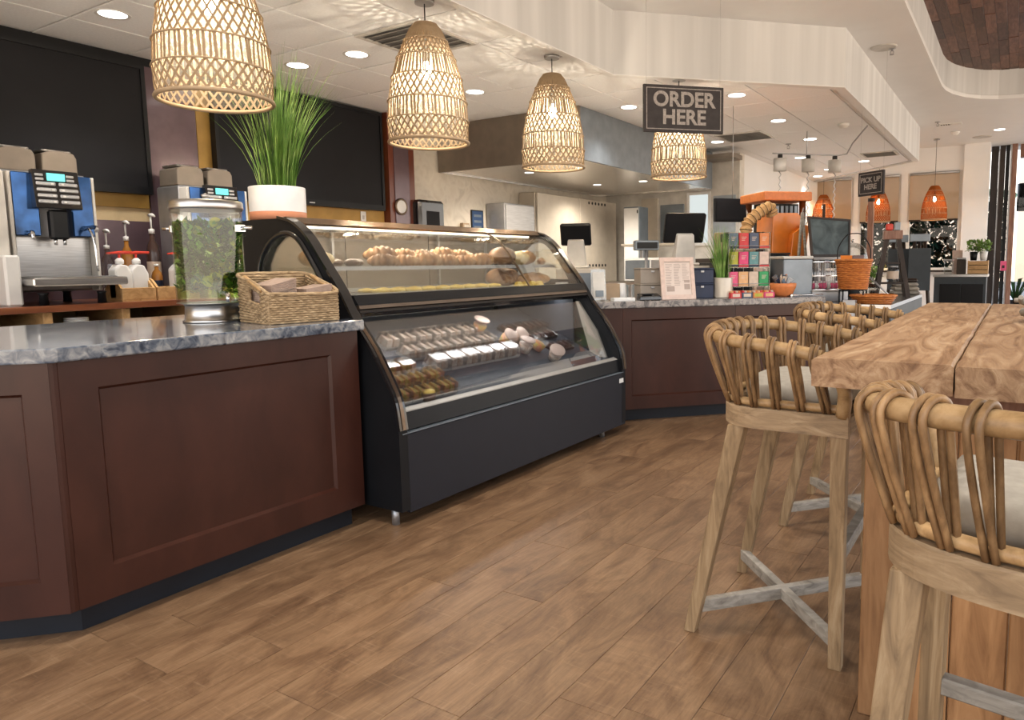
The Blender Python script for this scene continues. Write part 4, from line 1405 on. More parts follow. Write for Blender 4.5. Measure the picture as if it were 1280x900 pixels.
# --- white deck: tray of custard pastries, loaves
tr = thing('pastry_tray', 'long steel tray under the yellow custard pastries on the white deck', 'tray', (-2.80, 3.0, deck_z))
MB().prism([(-.14, -.56), (.13, -.56), (.13, .56), (-.14, .56)], 0, .004).build('tray_bottom', M['steel'], tr, fix=True)
MB().prism([(-.145, -.565), (.135, -.565), (.135, .565), (-.145, .565)], 0, .014, holes=[[(-.138, -.558), (.128, -.558), (.128, .558), (-.138, .558)]]).build('tray_rim', M['steel'], tr, fix=True)
dn = None
k = 0
for row in range(2):
    for i in range(9):
        x, y = -2.735 - .10 * row, 2.53 + .113 * i
        mm = MB().lathe([(.034, .0), (.042, .010), (.040, .020), (.030, .025), (.022, .021)], 14, sy=1.15).lathe([(.024, .018), (.018, .027), (0, .030)], 12, sy=1.15)
        if dn is None:
            o = mm.build('custard_pastry', M['custard'], None, (x, y, deck_z + .0045)); dn = o.data
        else:
            o = bpy.data.objects.new('custard_pastry', dn); COL.objects.link(o); o.location = (x, y, deck_z + .0045)
        o.rotation_euler = (0, 0, k * 1.1)
        tag(o, 'yellow custard pastry on the steel tray, %s from the left in the %s row' % (ORD[i], 'front' if row == 0 else 'back'), 'pastry', 'custard pastries on the steel tray')
        k += 1
for i in range(4):
    o = MB().hexa([(-.03, -.028, 0), (.03, -.028, 0), (.03, .028, 0), (-.03, .028, 0)], [(-.006, -.020, .036), (.006, -.020, .036), (.006, .020, .036), (-.006, .020, .036)]).build('cheese_wedge', M['custard'], None, (-2.72, 3.67 + .075 * i, deck_z))
    tag(o, 'small yellow pastry wedge below the loaves, %s from the divider' % ORD[i], 'pastry', 'pastry wedges on the white deck')
tag(MB().ball((0, 0, .062), .10, .15, .062, 22, 11, .06, 8).build('seeded_loaf', M['crustd'], None, (-2.97, 3.83, deck_z), (0, 0, .1)), 'large dark seeded loaf on the white deck, right of the divider', 'bread', 'loaves on the white deck')
tag(loaf(.30, .058, 9).build('scored_loaf', M['crust'], None, (-2.86, 4.02, deck_z), (0, 0, -.28)), 'long scored golden loaf leaning at the right end of the white deck', 'bread', 'loaves on the white deck')
tag(MB().box(0, 0, 0, .05, .09, .02, .004).build('price_card', M['white'], None, (-2.72, 4.09, deck_z)), 'small white card at the right end of the white deck', 'card')

# --- lower compartment: clear boxes and cups on the sloping deck
SLOPE = atan2(.46, 1)


def deckz(x): return .490 + (-2.36 - x) * .46 + .0005


def clam_box(name, label, x, y, fill, w=.13, d=.10, h=.052, group='clear snack boxes in the lower case'):
    t = thing(name, label, 'snack box', (x, y, deckz(x) + .001), 0, group)
    t.rotation_euler = (0, SLOPE, 0)
    m = MB().prism([(-d / 2, -w / 2), (d / 2, -w / 2), (d / 2, w / 2), (-d / 2, w / 2)], 0, .016, holes=[[(-d / 2 + .004, -w / 2 + .004), (d / 2 - .004, -w / 2 + .004), (d / 2 - .004, w / 2 - .004), (-d / 2 + .004, w / 2 - .004)]])
    m.box(-d / 2 + .004, -w / 2 + .004, 0, d / 2 - .004, w / 2 - .004, .003)
    m.build('tray', M['black'] if fill == M['choc'] else M['traywhite'], t)
    MB().hexa([(-d / 2, -w / 2, .0165), (d / 2, -w / 2, .0165), (d / 2, w / 2, .0165), (-d / 2, w / 2, .0165)],
              [(-d * .43, -w * .44, h), (d * .43, -w * .44, h), (d * .43, w * .44, h), (-d * .43, w * .44, h)]).build('clear_lid', M['lidclear'], t)
    f = MB()
    for k in (-1, 1):
        f.hexa([(-d * .40, k * w * .22 - w * .18, .004), (d * .40, k * w * .22 - w * .18, .004), (d * .40, k * w * .22 + w * .18, .004), (-d * .40, k * w * .22 + w * .18, .004)],
               [(-d * .36, k * w * .22 - w * .12, h * .80), (d * .28, k * w * .22 - w * .15, h * .72), (d * .28, k * w * .22 + w * .13, h * .76), (-d * .36, k * w * .22 + w * .16, h * .66)])
    f.build('food', fill, t)
    return t


me0 = None
first = {}
rows = [(-2.88, 2.70, 6, 'back', 'filling'), (-2.76, 2.74, 6, 'second', 'filling'), (-2.63, 2.80, 6, 'third', 'filling')]
for x, ys, n, rn_, fl in rows:
    for i in range(n):
        if 'b' not in first:
            b = clam_box('snack_box', '', x, ys, M[fl], .116, .10, .068); first['b'] = b
        else:
            b = dup(first['b'], (x, ys + i * .124, deckz(x) + .001))
            b.rotation_euler = (0, SLOPE, 0)
        b['label'] = 'clear boxed sandwich in the lower case, %s row, %s from the left' % (rn_, ORD[i])
first_s = None
for x, ys, n, rn_ in ((-2.65, 2.36, 3, 'upper'), (-2.545, 2.35, 4, 'middle'), (-2.445, 2.34, 4, 'bottom')):
    for i in range(n):
        if first_s is None:
            b = clam_box('salad_box', '', x, ys, M['salad'], .095, .085, .062, 'salad boxes in the lower case'); first_s = b
        else:
            b = dup(first_s, (x, ys + i * .105, deckz(x) + .001)); b.rotation_euler = (0, SLOPE, 0)
        b['label'] = 'clear salad box at the left of the lower case, %s row, %s from the left' % (rn_, ORD[i])
# dark tray boxes on the right
first_d = None
for x, ys, n, rn_ in ((-2.86, 3.72, 4, 'back'), (-2.75, 3.78, 3, 'middle'), (-2.60, 3.88, 2, 'front')):
    for i in range(n):
        if first_d is None:
            b = clam_box('sushi_box', '', x, ys, M['choc'], .115, .09, .04, 'dark snack trays in the lower case'); first_d = b
        else:
            b = dup(first_d, (x, ys + i * .122, deckz(x) + .001)); b.rotation_euler = (0, SLOPE, 0)
        b['label'] = 'dark lidded snack tray right in the lower case, %s row, %s from the left' % (rn_, ORD[i])


def cup(label, x, y, kind, rot):
    t = thing('snack_cup', label, 'cup', (x, y, deckz(x) + .004), 0, 'clear cups in the lower case')
    t.rotation_euler = rot
    MB().lathe([(.034, 0), (.048, .085)], 20, cap=False).build('clear_cup', M['clam'], t)
    MB().lathe([(.033, .002), (.044, .055), (.02, .062), (0, .062)], 16).build('contents', M['salad'] if kind else M['filling'], t)
    if kind != 2:
        MB().lathe([(.050, .084), (.051, .090), (.046, .094), (.012, .096), (0, .094)], 20).build('pale_lid', M['t_cream'], t)


cup('tilted clear cup with pale disc lid in lower case, left of the pair', -2.745, 3.52, 1, (0, .95, 0))
cup('tilted clear cup with pale disc lid in lower case, right of the pair', -2.745, 3.64, 0, (0, .95, 0))
cup('fruit cup standing left of the two tilted lids in the lower case', -2.89, 3.46, 1, (0, SLOPE, 0))
cup('open clear cup lying sideways right of the tilted lids', -2.62, 3.70, 2, (0, .6, .5))
cup('clear cup lying at the front near the sill, right of the sandwich rows', -2.50, 3.72, 0, (.5, .6, .3))
cup('small brown dessert cup just left of the open clear cup', -2.62, 3.57, 0, (0, SLOPE, 0))
t = thing('orange_fruit_cup', 'small dark cup of orange fruit at the front left of the lower case', 'cup', (-2.392, 2.49, deckz(-2.40) + .052))
t.location.z = deckz(-2.375) + .003
MB().lathe([(.028, 0), (.036, .05)], 18).build('dark_cup', M['choc'], t)
MB().ball((0, 0, .05), .034, .034, .018, 12, 7, .2, 3).build('fruit', M['custard'], t)

# ================================================================== HIGH TABLE
tb = thing('high_table', 'long communal high table of thick reclaimed wood slabs in the right foreground', 'table', (0, 2.9, 0))


def slab(x0, x1, y0, y1, seed):
    rn = random.Random(seed)
    m = MB()
    n = 26
    top, bot = .932, .866
    L, R = [], []
    for i in range(n + 1):
        y = y0 + (y1 - y0) * i / n
        L.append((x0 + .004 * (rn.random() - .5), y))
        R.append((x1 + .003 * (rn.random() - .5), y))
    vs = []
    for (a, y), (b, _) in zip(L, R):
        w = .003 * (rn.random() - .5)
        vs += [(a, y, bot), (a - .001, y, top - .006), (a + .006, y, top + w * .3), ((a + b) / 2, y, top + w), (b - .006, y, top + w * .3), (b, y, top - .006), (b, y, bot)]
    fs = []
    for i in range(n):
        for j in range(7):
            j2 = (j + 1) % 7
            fs.append((i * 7 + j, i * 7 + j2, i * 7 + 7 + j2, i * 7 + 7 + j))
    fs.append(tuple(range(7))[::-1])
    fs.append(tuple(n * 7 + j for j in range(7)))
    return m.add(vs, fs)


slab(-.395, -.106, 1.655, 4.12, 1).build('plank', M['slab'], tb, world=True, fix=True)
slab(-.102, .235, 1.64, 4.10, 2).build('plank', M['slab'], tb, world=True, fix=True)
slab(.242, .53, 1.65, 4.12, 3).build('plank', M['slab'], tb, world=True, fix=True)
for ya, s in ((1.815, 1), (3.92, -1)):
    xs = [-.302, -.205, -.10, .02, .15, .27, .38, .45]
    for i in range(7):
        post = i in (0, 6)
        y0 = ya if post else ya + .022 * s + .003 * ((i * 37) % 5 - 2)
        MB().box(xs[i] + .0012, y0, 0.0, xs[i + 1] - .0012, ya + s * (.10 if post else .06), .866 if post else .80, .003).build('board', M['slabpost'], tb, world=True)
    MB().box(-.204, ya + .004 * s, .802, .379, ya + .07 * s, .866, .004).build('apron', M['doorwood'], tb, world=True)
MB().box(-.25, 1.92, .79, .40, 3.82, .864, .004).build('apron', M['doorwood'], tb, world=True)

dw = thing('driftwood', 'twisted driftwood ornament on the table at the right edge', 'ornament', (.055, 2.95, .933))
rn = random.Random(5)
for k in range(7):
    a = rn.random() * 6.28
    p = Vector((rn.random() * .06 - .03, rn.random() * .08 - .04, .02))
    pts = [p + Vector((cos(a + .5 * i) * .022 * i, sin(a + .5 * i) * .022 * i, .012 * i + .02 * rn.random())) for i in range(5)]
    MB().tube(catmull(pts, 3), [.018 - .0008 * i for i in range(13)], 7).build('branch', M['greyteak'], dw)

# ================================================================== RATTAN STOOLS
def U(t, hw, xf, xb, pw=2.6):
    """plan curve of the stool: t 0..1 from the front of the near arm round the back to the far arm; front = +x"""
    # straight arm, rounded back (superellipse)
    A = xf  # front reach
    tt = (t - .5) * 2           # -1..1
    s = abs(tt)
    k = .36                     # share of each straight arm
    if s > 1 - k:
        u = (s - (1 - k)) / k
        x, y = A * u, hw
    else:
        a = (s / (1 - k)) * pi / 2
        x = xb * (cos(a) ** (2 / pw)) if cos(a) > 0 else 0
        y = hw * (sin(a) ** (2 / pw)) if sin(a) > 0 else 0
    return Vector((x, -y if tt < 0 else y, 0))


_T = [i / 400 for i in range(401)]
_S = [0.0]
for _i in range(400): _S.append(_S[-1] + (U(_T[_i + 1], .277, .21, -.19) - U(_T[_i], .277, .21, -.19)).length)


def arclen(f):
    """curve parameter at fraction f of the rail's length"""
    s = f * _S[-1]
    for i in range(400):
        if _S[i + 1] >= s: return _T[i] + (s - _S[i]) / max(1e-9, _S[i + 1] - _S[i]) / 400
    return 1.0


def make_stool(label):
    t = thing('bar_stool', label, 'stool', (0, 0, 0), 0, 'rattan bar stools at the high table')
    # wooden seat ring, z .672-.735
    N = 44
    pts_o = [U(arclen(i / N), .262, .238, -.165) for i in range(N + 1)]
    pts_i = [U(arclen(i / N), .228, .238, -.130) for i in range(N + 1)]
    vs = []
    for a, b in zip(pts_o, pts_i):
        vs += [(a.x, a.y, .672), (a.x, a.y, .728), (a.x * .99, a.y * .99, .733), (b.x, b.y, .733), (b.x, b.y, .672)]
    fs = []
    for i in range(N):
        for j in range(5):
            fs.append((i * 5 + j, i * 5 + (j + 1) % 5, i * 5 + 5 + (j + 1) % 5, i * 5 + 5 + j))
    fs += [(0, 1, 2, 3, 4), tuple(N * 5 + j for j in (4, 3, 2, 1, 0))]
    MB().add(vs, fs).build('seat_ring', M['teakh'], t, fix=True)
    MB().box(.205, -.227, .672, .238, .227, .728, .004).build('front_rail', M['teakh'], t)
    MB().box(-.10, -.19, .676, .204, .2, .70, .004).build('seat_board', M['dark'], t)
    # legs
    def leg(tx, ty, fx, fy, w0, w1):
        a = [(fx - w1, fy - w1, 0), (fx + w1, fy - w1, 0), (fx + w1, fy + w1, 0), (fx - w1, fy + w1, 0)]
        b = [(tx - w0, ty - w0, .672), (tx + w0, ty - w0, .672), (tx + w0, ty + w0, .672), (tx - w0, ty + w0, .672)]
        return MB().hexa(a, b)
    feet = {}
    for sy in (-1, 1):
        leg(.212, sy * .236, .218, sy * .243, .022, .018).build('leg', M['teak'], t, bevel=.003)
        leg(-.085, sy * .212, -.222, sy * .247, .026, .018).build('leg', M['teak'], t, bevel=.003)
    # crossed stretchers near the floor
    for k, (a, b) in enumerate((((-.212, -.232), (.205, .228)), ((-.212, .232), (.205, -.228)))):
        A, B = Vector((*a, .075)), Vector((*b, .075))
        d = (B - A).normalized(); nn = Vector((-d.y, d.x, 0)) * .014
        h = Vector((0, 0, .019)) if k == 0 else Vector((0, 0, .0185))
        MB().hexa([A - nn - h, B - nn - h, B + nn - h, A + nn - h], [A - nn + h, B - nn + h, B + nn + h, A + nn + h]).build('stretcher', M['greyteak'], t, bevel=.002)
    MB().box(.198, -.225, .310, .232, .225, .345, .004).build('foot_rail', M['greyteak'], t)
    # cushion
    m = MB()
    prof = []
    K = 30
    rows = []
    for z, k in ((.735, .90), (.738, .965), (.752, 1.0), (.772, 1.0), (.790, .96), (.800, .84), (.803, .6), (.804, .3)):
        rows.append([(U(i / K, .212 * k, .205 * k, -.115 * k) + Vector((.01, 0, z))) for i in range(K + 1)])
    vs = [p for r_ in rows for p in r_]
    w = K + 1
    fs = []
    for i in range(len(rows) - 1):
        for j in range(w):
            fs.append((i * w + j, i * w + (j + 1) % w, (i + 1) * w + (j + 1) % w, (i + 1) * w + j))
    fs.append(tuple((len(rows) - 1) * w + j for j in range(w)))
    fs.append(tuple(reversed(range(w))))
    m.add(vs, fs, True).build('cushion', M['cushion'], t, fix=True)
    # lower rail and top rail
    lowp = [U(arclen(i / 50), .247, .225, -.149) + Vector((0, 0, .748)) for i in range(51)]
    MB().tube(lowp, .012, 10).build('lower_rail', M['rattan'], t)

    def top(tv):
        p = U(tv, .288, .19, -.205)
        s = abs(tv - .5) * 2
        return p + Vector((0, 0, .940 - .048 * s ** 2))
    tp = [top(max(.02, min(.98, arclen(i / 60)))) for i in range(1, 60)]
    MB().tube(tp, .0185, 12).build('top_rail', M['rattan'], t)
    for sy, tv in ((-1, 0.02), (1, .98)):
        e = top(tv)
        MB().tube(catmull([e, e + Vector((.028, 0, -.025)), Vector((.226, sy * .262, .80)), Vector((.220, sy * .248, .728))], 5), [.0185] * 11 + [.0195] * 5, 12).build('arm_post', M['rattan'], t)
    # looped canes, each a doubled strand bent over the top rail
    NR = 18
    for k in range(NR):
        fr_ = .035 + .93 * k / (NR - 1)
        m = MB()
        for off in (-.0068, .0068):
            dt = off / _S[-1]; tv = arclen(fr_ + dt); dt = 0
            b0 = U(tv + dt, .262, .225, -.165); t0 = top(tv + dt)
            bi = U(tv + dt, .246, .225, -.149)
            out = Vector((b0.x - bi.x, b0.y - bi.y, 0)).normalized()
            lo_o = Vector((b0.x, b0.y, .737)); lo_i = Vector((bi.x, bi.y, .737))
            path = [lo_o - out * .002, lo_o.lerp(t0 + out * .026, .45) + out * .004, t0 + out * .0245 + Vector((0, 0, -.02)), t0 + out * .021 + Vector((0, 0, .010)), t0 + Vector((0, 0, .0248)),
                    t0 - out * .021 + Vector((0, 0, .010)), t0 - out * .0245 + Vector((0, 0, -.03)), lo_i.lerp(t0 - out * .02, .45), lo_i]
            m.tube(catmull(path, 3), .0062, 6)
        m.build('cane_loop', M['rattanrod'], t)
    return t


s1 = make_stool('rattan bar stool in full view at the left side of the table')
s1.location = (-.612, 2.243, 0)
dup(s1, (-.615, 3.285, 0), 0.0, 'rattan bar stool half hidden behind the first stool and the table')
dup(s1, (.100, 1.235, 0), radians(90 - 8), 'large cropped rattan bar stool nearest the camera at the table end')

# ================================================================== BACK COUNTER AND WALL SCREENS
bc = thing('back_counter', 'back counter with red-brown wooden top and open pale divider slots', 'counter', (-5.3, 2.6, 0))
MB().box(-5.78, .9, .905, -4.92, 5.40, .945, .004).build('wooden_top', M['barwood'], bc, world=True)
MB().box(-5.78, .9, .10, -5.10, 5.38, .74).build('cabinet', M['redwood'], bc, world=True)
MB().box(-5.78, .9, .74, -4.96, 5.38, .762).build('lower_shelf', M['darkwood'], bc, world=True)
for y in (1.52, 1.96, 2.40, 2.84, 3.28, 3.72, 4.16, 4.60, 5.04):
    MB().box(-5.6, y, .763, -4.975, y + .05, .904, .003).build('divider', M['lightwood'], bc, world=True)
MB().box(-5.6, .92, .001, -5.12, 5.36, .099).build('toe_kick', M['toe'], bc, world=True)
st = None
for lb, x, y, n in (('stack of white lids in the back counter slot under the coffee machine', -5.06, 2.17, 9), ('stack of white lids in the back counter slot under the syrup jugs', -5.06, 2.62, 4)):
    t = thing('lid_stack', lb, 'lids', (x, y, .763))
    for k in range(n): MB().lathe([(.062, k * .011), (.066, k * .011 + .002), (.066, k * .011 + .006), (.052, k * .011 + .010)], 20).build('lid', M['white'], t)


def screen(label, y0, y1, z0, z1, sw):
    t = thing('wall_screen', label, 'screen', (-5.76, (y0 + y1) / 2, (z0 + z1) / 2))
    MB().prism([(y0, z0), (y1, z0), (y1, z1), (y0, z1)], -5.769, -5.70, 'x', holes=[[(y0 + .03, z0 + .055), (y1 - .03, z0 + .055), (y1 - .03, z1 - .03), (y0 + .03, z1 - .03)]]).build('bezel', M['black'], t, world=True, fix=True)
    MB().box(-5.768, y0 + .028, z0 + .05, -5.712, y1 - .028, z1 - .028).build('dark_display', M['screen'], t, world=True)
    MB().box(-5.7, (y0 + y1) / 2 - .03, z0 + .02, -5.698, (y0 + y1) / 2 + .03, z0 + .03).build('power_light', M['steeldull'], t, world=True)
    MB().box(-5.790, (y0 + y1) / 2 - .2, z0 + .3, -5.769, (y0 + y1) / 2 + .2, z1 - .3).build('wall_mount', M['dark'], t, world=True)
    return t


screen('large dark wall screen above the near coffee machine', 1.30, 3.045, 1.72, 2.675, 0)
screen('large dark wall screen behind the potted grass', 3.575, 5.395, 1.735, 2.728, 0)

# wall fittings
t = thing('light_switch', 'small white light switch on the tan wall below the right screen', 'switch', (-5.783, 5.16, 1.66))
MB().box(0, -.035, -.06, .008, .035, .06, .003).build('plate', M['white'], t)
MB().box(.008, -.012, -.02, .013, .012, .02, .002).build('rocker', M['vent'], t)
t = thing('round_gauge', 'round copper-rimmed wall clock on the red wooden post', 'clock', (-5.689, 5.60, 1.79))
m = MB().lathe([(.085, .0), (.09, .012), (.075, .022), (.068, .014)], 28, cap=False)
m.xform(Matrix.Rotation(radians(90), 4, 'Y')); m.build('copper_rim', M['bronze'], t)
m = MB().lathe([(0, .012), (.070, .012)], 28, cap=False); m.xform(Matrix.Rotation(radians(90), 4, 'Y')); m.build('pale_dial', M['white'], t)


def coffee_machine(label, x, y, full):
    """front faces +x; origin at the middle of the base on the counter"""
    t = thing('coffee_machine', label, 'coffee machine', (x, y, .945), 0, 'coffee machines on the back counter')
    d = .30
    for sx in (-.22, .24):
        for sy in (-.16, .16): MB().lathe([(.026, 0), (.022, .06), (.03, .075)], 12).build('foot', M['black'], t, (sx, sy, 0))
    MB().box(-.30, -.235, .076, .0, .235, .82, .012).build('rear_body', M['steeldull'], t)
    MB().box(.0, -.235, .076, .10, -.215, .80, .004).build('side_panel', M['offwhite'], t)
    MB().box(.0, .215, .076, .10, .235, .80, .004).build('side_panel', M['offwhite'], t)
    MB().box(-.02, -.25, .115, .36, .27, .165, .008).build('drip_tray', M['steel'], t)
    MB().box(.06, -.20, .165, .33, .22, .172, .002).build('drip_grille', M['steeldull'], t)
    MB().box(.001, -.214, .17, .02, .214, .42, .003).build('mirror_back', M['steel'], t)
    for y0, y1 in ((-.214, -.085), (.09, .214)):
        MB().box(.02, y0, .42, .11, y1, .80, .006).build('blue_panel', M['bluepanel'], t)
    MB().box(.02, -.084, .60, .10, .089, .80, .004).build('display_housing', M['black'], t)
    # tilted control panel with lcd and buttons
    c = MB().hexa([(.105, -.125, .585), (.105, .125, .585), (.105, .125, .82), (.105, -.125, .82)], [(.18, -.125, .585), (.18, .125, .585), (.145, .125, .82), (.145, -.125, .82)]).build('control_panel', M['blackgloss'], t, fix=True, bevel=.006)
    def onp(z): return .18 - (z - .585) * .149 + .001
    MB().box(onp(.775), -.05, .755, onp(.755) + .004, .045, .80).build('lcd', M['lcd'], c)
    for s in (-.09, .075):
        for z in (.762, .787): MB().box(onp(z) - .003, s - .022, z - .008, onp(z) + .004, s + .022, z + .008, .004).build('small_button', M['steeldull'], c)
    for r_ in range(4):
        z = .735 - r_ * .036
        for s in (-.06, .06):
            MB().box(onp(z) - .004, s - .052, z - .011, onp(z) + .006, s + .052, z + .011, .005).build('button', M['steeldull'], c)
            MB().box(onp(z) + .006, s + (.025 if s < 0 else -.04), z - .006, onp(z) + .008, s + (.04 if s < 0 else -.025), z + .006).build('button_light', M['white'], c)
    # spouts
    MB().box(.10, -.05, .40, .16, .05, .58, .012).build('coffee_spout', M['black'], t)
    for s in (-.025, .025): MB().cyl((.135, s, .365), .010, .04, 10).build('nozzle', M['chrome'], t)
    MB().tube(catmull([(.10, .15, .46), (.16, .15, .47), (.20, .16, .40), (.21, .165, .20)], 5), .007, 8).build('steam_wand', M['chrome'], t)
    MB().tube(catmull([(.10, .16, .475), (.19, .18, .48), (.22, .17, .455)], 5), .013, 8).build('steam_handle', M['chrome'], t)
    MB().tube(catmull([(.10, -.15, .43), (.15, -.15, .44), (.16, -.15, .40)], 4), .012, 8).build('water_tap', M['chrome'], t)
    # two bean hoppers
    for yy in (-.13, .10):
        MB().prism([(yy - .10, .82), (yy + .10, .82), (yy + .10, .925), (yy + .085, .955), (yy + .02, .965), (yy - .05, .962), (yy - .095, .94)], -.26, -.02, 'x').build('bean_hopper', M['acryl'] if False else M['taupe'], t, fix=True, bevel=.012)
        MB().box(-.24, yy - .085, .958, -.04, yy + .08, .972, .006).build('hopper_lid', M['steel'], t)
    if full:
        MB().box(-.28, -.33, .0, .12, -.255, .80, .008).build('milk_fridge', M['offwhite'], t)
        MB().box(-.05, -.34, .0, .24, -.258, .30, .012).build('milk_box', M['white'], t)
    return t


coffee_machine('steel and blue coffee machine with lit control panel at the left edge', -5.26, 2.15, True)
coffee_machine('second steel and blue coffee machine behind the water dispenser', -5.26, 3.225, False)

# wooden caddies and the bottles standing in them
for lb, y0, y1 in (('small pale wooden caddy holding two white jugs', 2.432, 2.648), ('pale wooden caddy with arched sides holding a white jug and syrups', 2.66, 2.95)):
    t = thing('wooden_caddy', lb, 'caddy', (-5.14, (y0 + y1) / 2, .9455))
    dy = (y1 - y0) / 2
    MB().box(-.10, -dy, 0, .12, dy, .010).build('base', M['lightwood'], t)
    MB().box(.105, -dy, .010, .12, dy, .088, .003).build('front_board', M['lightwood'], t)
    MB().box(-.10, -dy, .010, -.085, dy, .088, .003).build('back_board', M['lightwood'], t)
    for s in (-1, 1):
        ys = sorted((s * dy, s * (dy - .014)))
        pr = [(-.084, .010), (.104, .010), (.104, .088)] + [(.104 - .188 * i / 6, .088 + .06 * sin(pi * i / 6)) for i in range(1, 6)] + [(-.084, .088)]
        MB().prism(pr, ys[0], ys[1], 'y').build('side_board', M['lightwood'], t, fix=True)


def pump_bottle(label, x, y, z, r, h, body, pump=True, lab=None):
    t = thing('syrup_bottle', label, 'bottle', (x, y, z), 0, 'syrup bottles on the back counter')
    MB().lathe([(r * .95, 0), (r, .006), (r, h * .62), (r * .8, h * .72), (r * .36, h * .80), (r * .36, h * .88)], 18).build('body', body, t)
    MB().lathe([(r * .45, h * .88), (r * .45, h * .94), (r * .15, h * .95)], 14).build('cap', M['white'], t)
    if lab: MB().lathe([(r * 1.01, h * .20), (r * 1.01, h * .50)], 18, cap=False).build('label', lab, t)
    if pump:
        MB().cyl((0, 0, h * .95), .006, .09, 8).build('pump_stem', M['white'], t)
        MB().tube([(-.01, 0, h * .95 + .095), (.02, 0, h * .95 + .098), (.055, 0, h * .95 + .085)], [.014, .013, .006], 8).build('pump_head', M['white'], t)


pump_bottle('pump bottle of clear syrup, left of three by the coffee machine', -5.42, 2.55, .9455, .040, .40, M['acryl'])
pump_bottle('pump bottle of amber syrup, middle of three behind the white jugs', -5.46, 2.70, .9455, .040, .47, M['amber'], True, M['t_cream'])
pump_bottle('tall pump bottle of dark syrup with pale label, right of three', -5.42, 2.86, .9455, .045, .53, M['darksyrup'], True, M['t_tan'])
pump_bottle('short blue-labelled syrup bottle without pump beside the tall one', -5.28, 2.80, .9455, .035, .26, M['amber'], False, M['navy'])


def jug(label, y, z):
    t = thing('sauce_jug', label, 'jug', (-5.135, y, z), 0, 'white sauce jugs with red pumps')
    MB().prism([(-.055, 0), (.055, 0), (.055, .17), (.03, .225), (-.02, .235), (-.055, .20)], -.048, .048, 'x').build('jug_body', M['white'], t, fix=True, bevel=.012)
    MB().lathe([(.026, .236), (.026, .262), (.012, .275)], 14).build('collar', M['white'], t)
    MB().tube([(0, 0, .27), (0, 0, .30)], .008, 8).build('pump_stem', M['red'], t)
    MB().tube([(.0, -.075, .305), (0, 0, .312), (0, .085, .312)], [.006, .010, .009], 8).build('red_lever', M['red'], t)


jug('white sauce jug with red pump, left of the pair in the small caddy', 2.487, .956)
jug('white sauce jug with red pump, right of the pair in the small caddy', 2.593, .956)
jug('white sauce jug with red pump alone in the arched caddy', 2.88, .956)

# ================================================================== ORDER COUNTER (runs at 45 degrees)
R45 = radians(45)


def FC(s, d, z=0.0):
    """point s metres along the order counter from the case, d metres behind its front face"""
    return (-2.435 + q * s - q * d, 4.495 + q * s + q * d, z)


oc = thing('order_counter', 'dark mahogany order counter with recessed panels beyond the pastry case', 'cabinet', FC(.8, .3))


def fbox(s0, d0, z0, s1, d1, z1, ch=0.0):
    """box in counter coordinates returned in world space"""
    m = MB().box(s0, d0, z0, s1, d1, z1, ch)
    return m.xform(Matrix.Translation(Vector(FC(0, 0))) @ Matrix.Rotation(R45, 4, 'Z'))


fbox(-.25, .032, .094, 1.62, .62, .835).build('carcass', M['cab'], oc, world=True)
o0 = FC(0, .031)
fbox(-.24, .0, .094, .018, .031, .835).build('stile', M['cab'], oc, world=True)
framed(oc, FC(.02, .031)[:2], (q, q), .88, .094, .835, .065, .82, .19, .75, M['cab'])
framed(oc, FC(.902, .031)[:2], (q, q), .718, .094, .835, .05, .66, .19, .75, M['cab'])
fbox(-.2, .07, .0005, 1.60, .60, .0935).build('toe_kick', M['toe'], oc, world=True)
octop = fbox(-.24, -.012, .836, 1.655, .66, .885).build('countertop', M['granite2'], bevel=.006)
tag(octop, 'mottled grey-brown granite top of the order counter', 'countertop')
ZC = .8855


def fthing(name, label, cat, s, d, z=ZC, rz=0.0, group=None):
    return thing(name, label, cat, FC(s, d, z), R45 + rz, group)


# acrylic holder, brown box, white cup, tray left of the boxes
t = fthing('brochure_holder', 'clear acrylic brochure holder with leaflets behind the case end', 'holder', -.10, .20)
MB().box(-.055, -.05, 0, .055, .05, .006).build('foot', M['acryl'], t)
MB().hexa([(-.055, .0, .006), (.055, .0, .006), (.055, .012, .006), (-.055, .012, .006)], [(-.055, .03, .23), (.055, .03, .23), (.055, .042, .23), (-.055, .042, .23)]).build('back_plate', M['acryl'], t)
MB().hexa([(-.045, -.006, .02), (.045, -.006, .02), (.045, -.002, .02), (-.045, -.002, .02)], [(-.045, .022, .21), (.045, .022, .21), (.045, .026, .21), (-.045, .026, .21)]).build('leaflet', M['offwhite'], t)
MB().box(-.03, -.012, .03, .03, -.008, .075).build('printed_panel', M['linensteel'], t)
t = fthing('brown_caddy', 'small open brown box with lids on the order counter', 'box', .02, .32)
MB().box(-.06, -.05, 0, .06, -.042, .12).build('front_board', M['card'], t)
MB().box(-.06, .042, 0, .06, .05, .12).build('back_board', M['card'], t)
for s in (-1, 1): MB().box(s * .06, -.042, 0, s * .052, .042, .12).build('side_board', M['card'], t)
MB().box(-.052, -.042, 0, .052, .042, .006).build('bottom', M['card'], t)
t = fthing('white_cup', 'white paper cup turned over beside the brown box', 'cup', .115, .34)
MB().lathe([(.040, 0), (.042, .004), (.031, .12), (.028, .122), (0, .122)], 20).build('cup_wall', M['white'], t)
t = fthing('paper_tray', 'flat white paper tray lying in front of the brown box', 'tray', .06, .13)
MB().prism([(-.08, -.05), (.08, -.05), (.08, .05), (-.08, .05)], 0, .02, holes=[[(-.076, -.046), (.076, -.046), (.076, .046), (-.076, .046)]]).build('rim', M['white'], t, fix=True)
MB().box(-.077, -.047, .0, .077, .047, .003).build('bottom', M['white'], t)


